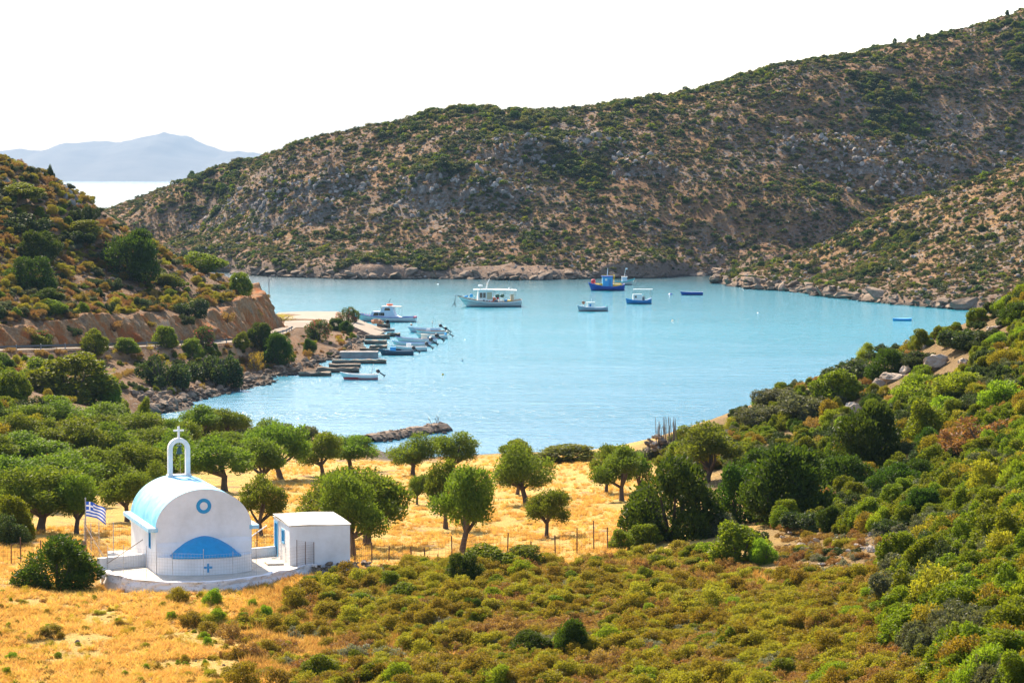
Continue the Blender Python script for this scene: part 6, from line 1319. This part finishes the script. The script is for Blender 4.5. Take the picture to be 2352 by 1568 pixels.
# open boats moored along the jetties
def open_boat(label, u0, u1, v, hm, rm, bm='boat_foul', im='boat_white', yaw=0.0, B=1.9, F=0.55, bow=0.35, stripe=None, motor=True, cowl='boat_black', name='open_boat'):
    t, L = boat_root(name, label, 'boat', u0, u1, v, True, yaw, 'small boats moored at the jetties'); h = Hull(L, B, F, bow, 0.02, 0.8, 2.4, 0.14)
    hull_parts(t, h, M[hm], M[bm], M[rm], M[im], 0.22, 0.06, 0.035); X = lambda f: -L/2 + L*f
    if stripe: h.skin(lambda q: h.lvz(q, 0.10), lambda q: h.lvz(q, 0.10 + stripe[1]), 0.012, 1).build('stripe', M[stripe[0]], t)
    for f in (0.25, 0.5, 0.72): MB().box(X(f), X(f) + 0.32, -h.hb(f)*0.86, h.hb(f)*0.86, F*0.66, F*0.74).build('thwart', M[im], t)
    h2 = MB(); ts = np.linspace(0.78, 0.985, 7); h2.grid([[(lambda q: (q[0], q[1]*0.95*k, q[2] - 0.03))(h.pt(tt_, 1, 1)) for tt_ in ts] for k in (-1, 0, 1)]); h2.build('foredeck', M[im], t)
    if motor: outboard(t, X(0.0) - 0.12, F + 0.18, 0.95, cowl, L/5.2)
    mooring(t, h.pt(0.99, 1, 1), (X(1.0) + 2.6, 0.8, 0.55)); return t, h, X, L
t, h, X, L = open_boat('white boat with a red lower stripe and dark outboard, nearest to the grove', 781, 868, 871, 'boat_white', 'boat_white', 'boat_red', 'boat_white', 0.04, 2.0, 0.66, 0.35, ('boat_red', 0.24))
b = MB()
for sd in (-1, 1): b.tube([(X(0.18), sd*0.75, 0.6), (X(0.12), sd*0.7, 2.0)], 0.025, 5)
b.tube([(X(0.12), -0.7, 2.0), (X(0.12), 0.7, 2.0)], 0.025, 5); b.build('stern_arch', M['steel'], t)
t, h, X, L = open_boat('dark blue open boat with a blue covered box beside the tall grey jetty', 868, 950, 815, 'boat_slate', 'boat_slate', 'boat_foul', 'boat_grey', 0.03, 1.9, 0.62, 0.4)
frust(X(0.50), X(0.66), 0.5, 0.3, 1.25, 0.85).build('covered_box', M['boat_sky'], t)
t, h, X, L = open_boat('white boat with a broad navy side band and big outboard', 896, 980, 806, 'boat_white', 'boat_white', 'boat_foul', 'boat_white', 0.10, 2.0, 0.66, 0.35, ('boat_navy', 0.32))
frust(X(0.42), X(0.55), 0.45, 0.3, 1.2, 0.75).build('steering_console', M['boat_white'], t)
t, h, X, L = open_boat('blue-decked white boat between the navy banded and the long white one', 900, 990, 795, 'boat_white', 'boat_mid', 'boat_foul', 'boat_lilac', 0.02, 1.9, 0.55, 0.3)
t, h, X, L = open_boat('longest white open boat with thin blue line and large outboard', 908, 1004, 788, 'boat_white', 'boat_blue', 'boat_foul', 'boat_white', 0.05, 2.2, 0.72, 0.45)
frust(X(0.24), X(0.38), 0.5, 0.3, 1.5, 0.65).build('canvas_cover', M['boat_cream'], t); MB().lathe([(0.05, 0), (0.4, 0.05), (0.38, 0.4), (0.05, 0.55)], 10, (X(0.14), 0.2, 0.6)).build('covered_engine', M['boat_slate'], t)
t, h, X, L = open_boat('white boat with a blue fuel drum and tan motor behind the longest one', 955, 1028, 777, 'boat_white', 'boat_cream', 'boat_foul', 'boat_white', 0.0, 1.9, 0.6, 0.3, None, True, 'boat_tan')
MB().lathe([(0.05, 0), (0.22, 0.02), (0.22, 0.6), (0.05, 0.62)], 10, (X(0.06), 0.3, 0.4)).build('fuel_drum', M['boat_sky'], t)
t, h, X, L = open_boat('white boat with a varnished brown gunwale and white windscreen', 954, 1024, 768, 'boat_white', 'boat_wood', 'boat_foul', 'boat_wood', 0.0, 1.8, 0.62, 0.25)
frust(X(0.50), X(0.68), 0.6, 0.5, 1.05, 0.6, 0.1, 0.3).build('windscreen', M['boat_white'], t)
t, h, X, L = open_boat('grey-white boat with a lamp hoop, farthest of the jetty row', 936, 1012, 763, 'boat_lilac', 'boat_lilac', 'boat_slate', 'boat_grey', 0.02, 1.9, 0.7, 0.3)
b = MB()
for sd in (-1, 1): b.bar((X(0.25), sd*0.7, 0.7), (X(0.25), sd*0.65, 2.1), 0.03); b.lathe([(0.02, -0.12), (0.12, -0.05), (0.12, 0.05), (0.02, 0.12)], 8, (X(0.25), sd*0.7, 1.75))
b.bar((X(0.25), -0.65, 2.1), (X(0.25), 0.65, 2.1), 0.03); b.build('lamp_hoop', M['steel'], t)
MB().lathe([(0.02, -0.2), (0.2, -0.12), (0.2, 0.12), (0.02, 0.2)], 9, (X(0.88), 0, 1.35)).build('fender_ball', M['boat_wood'], t)

# boats at anchor
t, L = boat_root('trawler', 'blue wooden trawler with light blue cabin and yellow bulwarks', 'boat', 1351, 1434, 667, True, 0.08)
h = Hull(L, 3.4, 0.95, 1.0, 0.6, 0.55, 2.2, 0.10); hull_parts(t, h, M['boat_blue'], M['boat_navy'], M['boat_blue'], M['boat_yellow'], 0.6, 0.12, 0.08); X = lambda f: -L/2 + L*f
wh = MB(); wh.plate([(X(0.34), 0.6), (X(0.60), 0.6), (X(0.61), 3.3), (X(0.34), 3.3)], 'y', -1.15, 1.15); wh = wh.build('wheelhouse', M['boat_sky'], t)
MB().box(X(0.32), X(0.63), -1.3, 1.3, 3.31, 3.5).build('wheelhouse_roof', M['boat_blue'], t); 
for sd in (-1, 1): MB().box(X(0.49), X(0.55), sd*1.15 - 0.02, sd*1.15 + 0.02, 2.4, 2.9).build('window', M['boat_white'], wh); MB().box(X(0.38), X(0.45), sd*1.15 - 0.02, sd*1.15 + 0.02, 1.0, 2.7).build('door', M['boat_mid'], wh)
b = MB()
for sd in (-1, 1):
    b.bar((X(0.30), sd*1.1, 0.9), (X(0.28), sd*1.1, 3.7), 0.08); b.bar((X(0.12), sd*1.1, 1.1), (X(0.12), sd*1.1, 1.9), 0.07); b.bar((X(0.30), sd*1.1, 1.9), (X(0.10), sd*1.1, 1.7), 0.08); b.bar((X(0.62), sd*1.2, 1.6), (X(0.80), sd*0.9, 1.75), 0.10)
b.box(X(0.08), X(0.32), -1.25, 1.25, 1.15, 1.5); b.box(X(0.62), X(0.80), -1.1, 1.1, 1.15, 1.55); b.bar((X(0.28), -1.1, 3.7), (X(0.28), 1.1, 3.7), 0.07); b.bar((X(0.28), 0, 3.7), (X(0.62), 0, 3.7), 0.06); b.build('yellow_gear_frame', M['boat_yellow'], t)
MB().tube([(X(0.47), 0, 3.4), (X(0.46), 0, 5.4)], [0.13, 0.05], 6).build('mast', M['boat_white'], t)
MB().lathe([(0.1, -0.5), (0.5, -0.4), (0.55, 0.3), (0.35, 0.5), (0.05, 0.55)], 10, (X(0.86), 0, 2.2)).build('net_drum', M['boat_red'], t)
t, L = boat_root('fishing_boat', 'turquoise and white fishing boat half hidden behind the blue trawler', 'boat', 1410, 1458, 654, False, 0.05)
h = Hull(L, 2.6, 0.75, 0.8, 0.3, 0.6, 2.2, 0.16); hull_parts(t, h, M['boat_white'], M['boat_foul'], M['boat_teal'], M['boat_teal'], None, 0.12, 0.11); X = lambda f: -L/2 + L*f
frust(X(0.38), X(0.62), 0.85, 0.7, 2.0, 0.9).build('wheelhouse', M['boat_lilac'], t); MB().box(X(0.36), X(0.65), -0.95, 0.95, 2.01, 2.1).build('wheelhouse_roof', M['boat_white'], t); MB().bar((X(0.50), 0, 2.1), (X(0.56), 0, 4.2), 0.06).build('mast', M['boat_white'], t); MB().box(X(0.56), X(0.65), -0.01, 0.01, 3.9, 4.3).build('pennant', M['flagwhite'], t)
t, L = boat_root('fishing_boat', 'small white-cabined fishing boat with bright blue hull and white awning bar', 'boat', 1437, 1496, 697.5, True, 0.05)
h = Hull(L, 2.3, 0.72, 0.45, 0.5, 0.5, 2.1, 0.06); hull_parts(t, h, M['boat_mid'], M['boat_navy'], M['boat_sky'], M['boat_white'], 0.4, 0.10, 0.06); X = lambda f: -L/2 + L*f
wh = frust(X(0.36), X(0.72), 0.7, 0.5, 2.1, 0.92).build('wheelhouse', M['boat_white'], t)
for sd in (-1, 1): MB().box(X(0.58), X(0.65), sd*0.67 - 0.03, sd*0.67 + 0.03, 1.3, 1.75).build('window', M['glass'], wh)
MB().box(X(-0.05), X(0.70), -0.75, 0.75, 3.10, 3.16).build('awning_top', M['boat_white'], t)
for f in (0.02, 0.68):
    for sd in (-1, 1): MB().bar((X(f), sd*0.7, 0.7), (X(f), sd*0.7, 3.1), 0.025).build('awning_post', M['steel'], t)
MB().lathe([(0.05, 0), (0.3, 0.05), (0.28, 0.8), (0.05, 0.95)], 9, (X(0.30), 0, 0.7)).build('covered_winch', M['boat_slate'], t)
t, L = boat_root('fishing_boat', 'little grey-blue fishing boat with white box cabin and round net hauler', 'boat', 1326, 1396, 714.5, True, 0.04)
h = Hull(L, 2.2, 0.72, 0.45, 0.25, 0.65, 2.2, 0.06); hull_parts(t, h, M['boat_grey'], M['boat_wood'], M['boat_lilac'], M['boat_white'], None, 0.12, 0.06); X = lambda f: -L/2 + L*f
wh = frust(X(0.44), X(0.68), 0.62, 0.7, 1.75, 0.95).build('cabin', M['boat_white'], t)
for sd in (-1, 1): MB().box(X(0.55), X(0.61), sd*0.61 - 0.03, sd*0.61 + 0.03, 1.0, 1.5).build('window', M['boat_mid'], wh)
MB().box(X(0.42), X(0.70), -0.7, 0.7, 1.755, 1.83).build('cabin_roof', M['boat_white'], t); MB().lathe([(0.05, -0.1), (0.34, -0.09), (0.34, 0.09), (0.05, 0.1)], 12, (X(0.80), 0, 1.75), 'y').build('net_hauler', M['boat_wood'], t); MB().bar((X(0.79), 0, 0.8), (X(0.80), 0, 1.6), 0.05).build('hauler_post', M['boat_white'], t); MB().bar((X(0.55), 0, 1.8), (X(0.54), 0, 2.6), 0.05).build('mast', M['boat_lilac'], t)
MB().box(X(0.01), X(0.07), -0.4, 0.4, 0.9, 1.15).build('stern_box', M['boat_teal'], t)
t, L = boat_root('rowing_boat', 'empty blue rowing boat with pale rim anchored at the right', 'boat', 1562, 1614, 677.5, True, 0.03)
h = Hull(L, 1.7, 0.72, 0.15, 0.0, 0.8, 2.4, 0.10); hull_parts(t, h, M['boat_blue'], M['boat_navy'], M['boat_lilac'], M['boat_grey'], 0.2, 0.08, 0.05)
for f in (0.3, 0.55): MB().box(-L/2 + L*f, -L/2 + L*f + 0.3, -0.68, 0.68, 0.45, 0.5).build('thwart', M['boat_lilac'], t)
t, L = boat_root('covered_boat', 'boat under a light blue tarpaulin alone at the far right', 'boat', 2050, 2093, 736.5, True, 0.0)
h = Hull(L, 1.5, 0.42, 0.05, 0.0, 0.85, 2.6, 0.05); h.skin(lambda q: 0.0, lambda q: 1.0).build('hull', M['boat_sky'], t, smooth=True)
b = MB(); b.grid([[(lambda q: (q[0], q[1]*k, q[2] + 0.16*(1 - k*k)*(1.1 - f)))(h.pt(f, 1, 1, 0.03)) for k in np.linspace(-1, 1, 7)] for f in np.linspace(0, 0.99, 14)]); b.build('tarpaulin', M['boat_sky'], t, smooth=True)
def buoy(label, u, v, col, r_, hgt=1.0):
    q = onz(u, v); t = thing('buoy', label, 'buoy', (q[0], q[1], 0)); MB().lathe([(0.05, -0.6*r_), (0.8*r_, -0.4*r_), (r_, 0.1*r_), (0.8*r_, 0.6*r_*hgt), (0.3*r_, 0.95*r_*hgt), (0.05, r_*hgt)], 12).build('float', M[col], t, smooth=True); MB().lathe([(0.06, r_*hgt*0.95), (0.06, r_*hgt*1.15), (0.02, r_*hgt*1.2)], 6).build('eye', M['boat_black'], t)
buoy('yellow buoy floating alone in the near bay', 1017, 861, 'boat_yellow', 0.17, 1.3); buoy('tiny green buoy beside the yellow one', 1023, 862, 'boat_teal', 0.08); buoy('small grey buoy off the jetties', 1062, 829, 'boat_grey', 0.13, 1.6)
buoy('white buoy off the outboard row', 1068, 780, 'boat_white', 0.16, 0.6); buoy('white buoy between the boats and the spur', 1741, 719, 'boat_white', 0.25, 0.6); buoy('brown buoy below the rowing boat', 1545, 737, 'boat_tan', 0.25, 0.8); buoy('dark blue float left of the rowing boat', 1540, 676.5, 'boat_blue', 0.5, 0.6); buoy('white buoy under the far shore', 1006, 653, 'boat_white', 0.28, 0.5)

# ------------------------------------------------------------------ growth that carries on past the picture edges
def margin(name, label, side, y0, y1, n, meshes, size, flat):
    y = rng.uniform(y0, y1, n); x = side*(0.176*y + rng.random(n)*16.0); z = bil(x, y); p = np.stack([x, y, z - 0.05], 1); p = p[free(p) & (seg_dist(x, y, CLIFF, True) > 1.5)]; m = len(p)
    w = rng.uniform(size[0], size[1], m); scatter(name, label, p, np.stack([w, w, w*rng.uniform(flat[0], flat[1], m)], 1), zrot(m), rng.integers(0, len(meshes), m), meshes)
margin('slope_growth', 'scrub carrying on over the right slope beyond the thicket', 1, 55, 250, 2600, BUSH['mastic'][:3] + BUSH['cushion'][:3] + BUSH['dark'][:2] + BUSH['bright'][:1], (0.8, 1.9), (0.6, 0.9))
margin('grove_growth', 'bushes carrying on past the left end of the grove', -1, 150, 335, 700, BUSH['mastic'][:3] + BUSH['dark'][:2] + BUSH['juniper'][:1], (1.2, 3.0), (0.7, 1.0))
margin('headland_growth', 'scrub carrying on over the left headland', -1, 345, 470, 1300, BUSH['cushion'][:2] + BUSH['brown'][:3] + BUSH['dark'][:2] + BUSH['grey'][:1], (0.8, 2.0), (0.5, 0.8))
margin('grass_growth', 'dry grass carrying on left of the chapel field', -1, 70, 200, 5000, TUFT[:4], (0.3, 0.6), (0.5, 0.7))
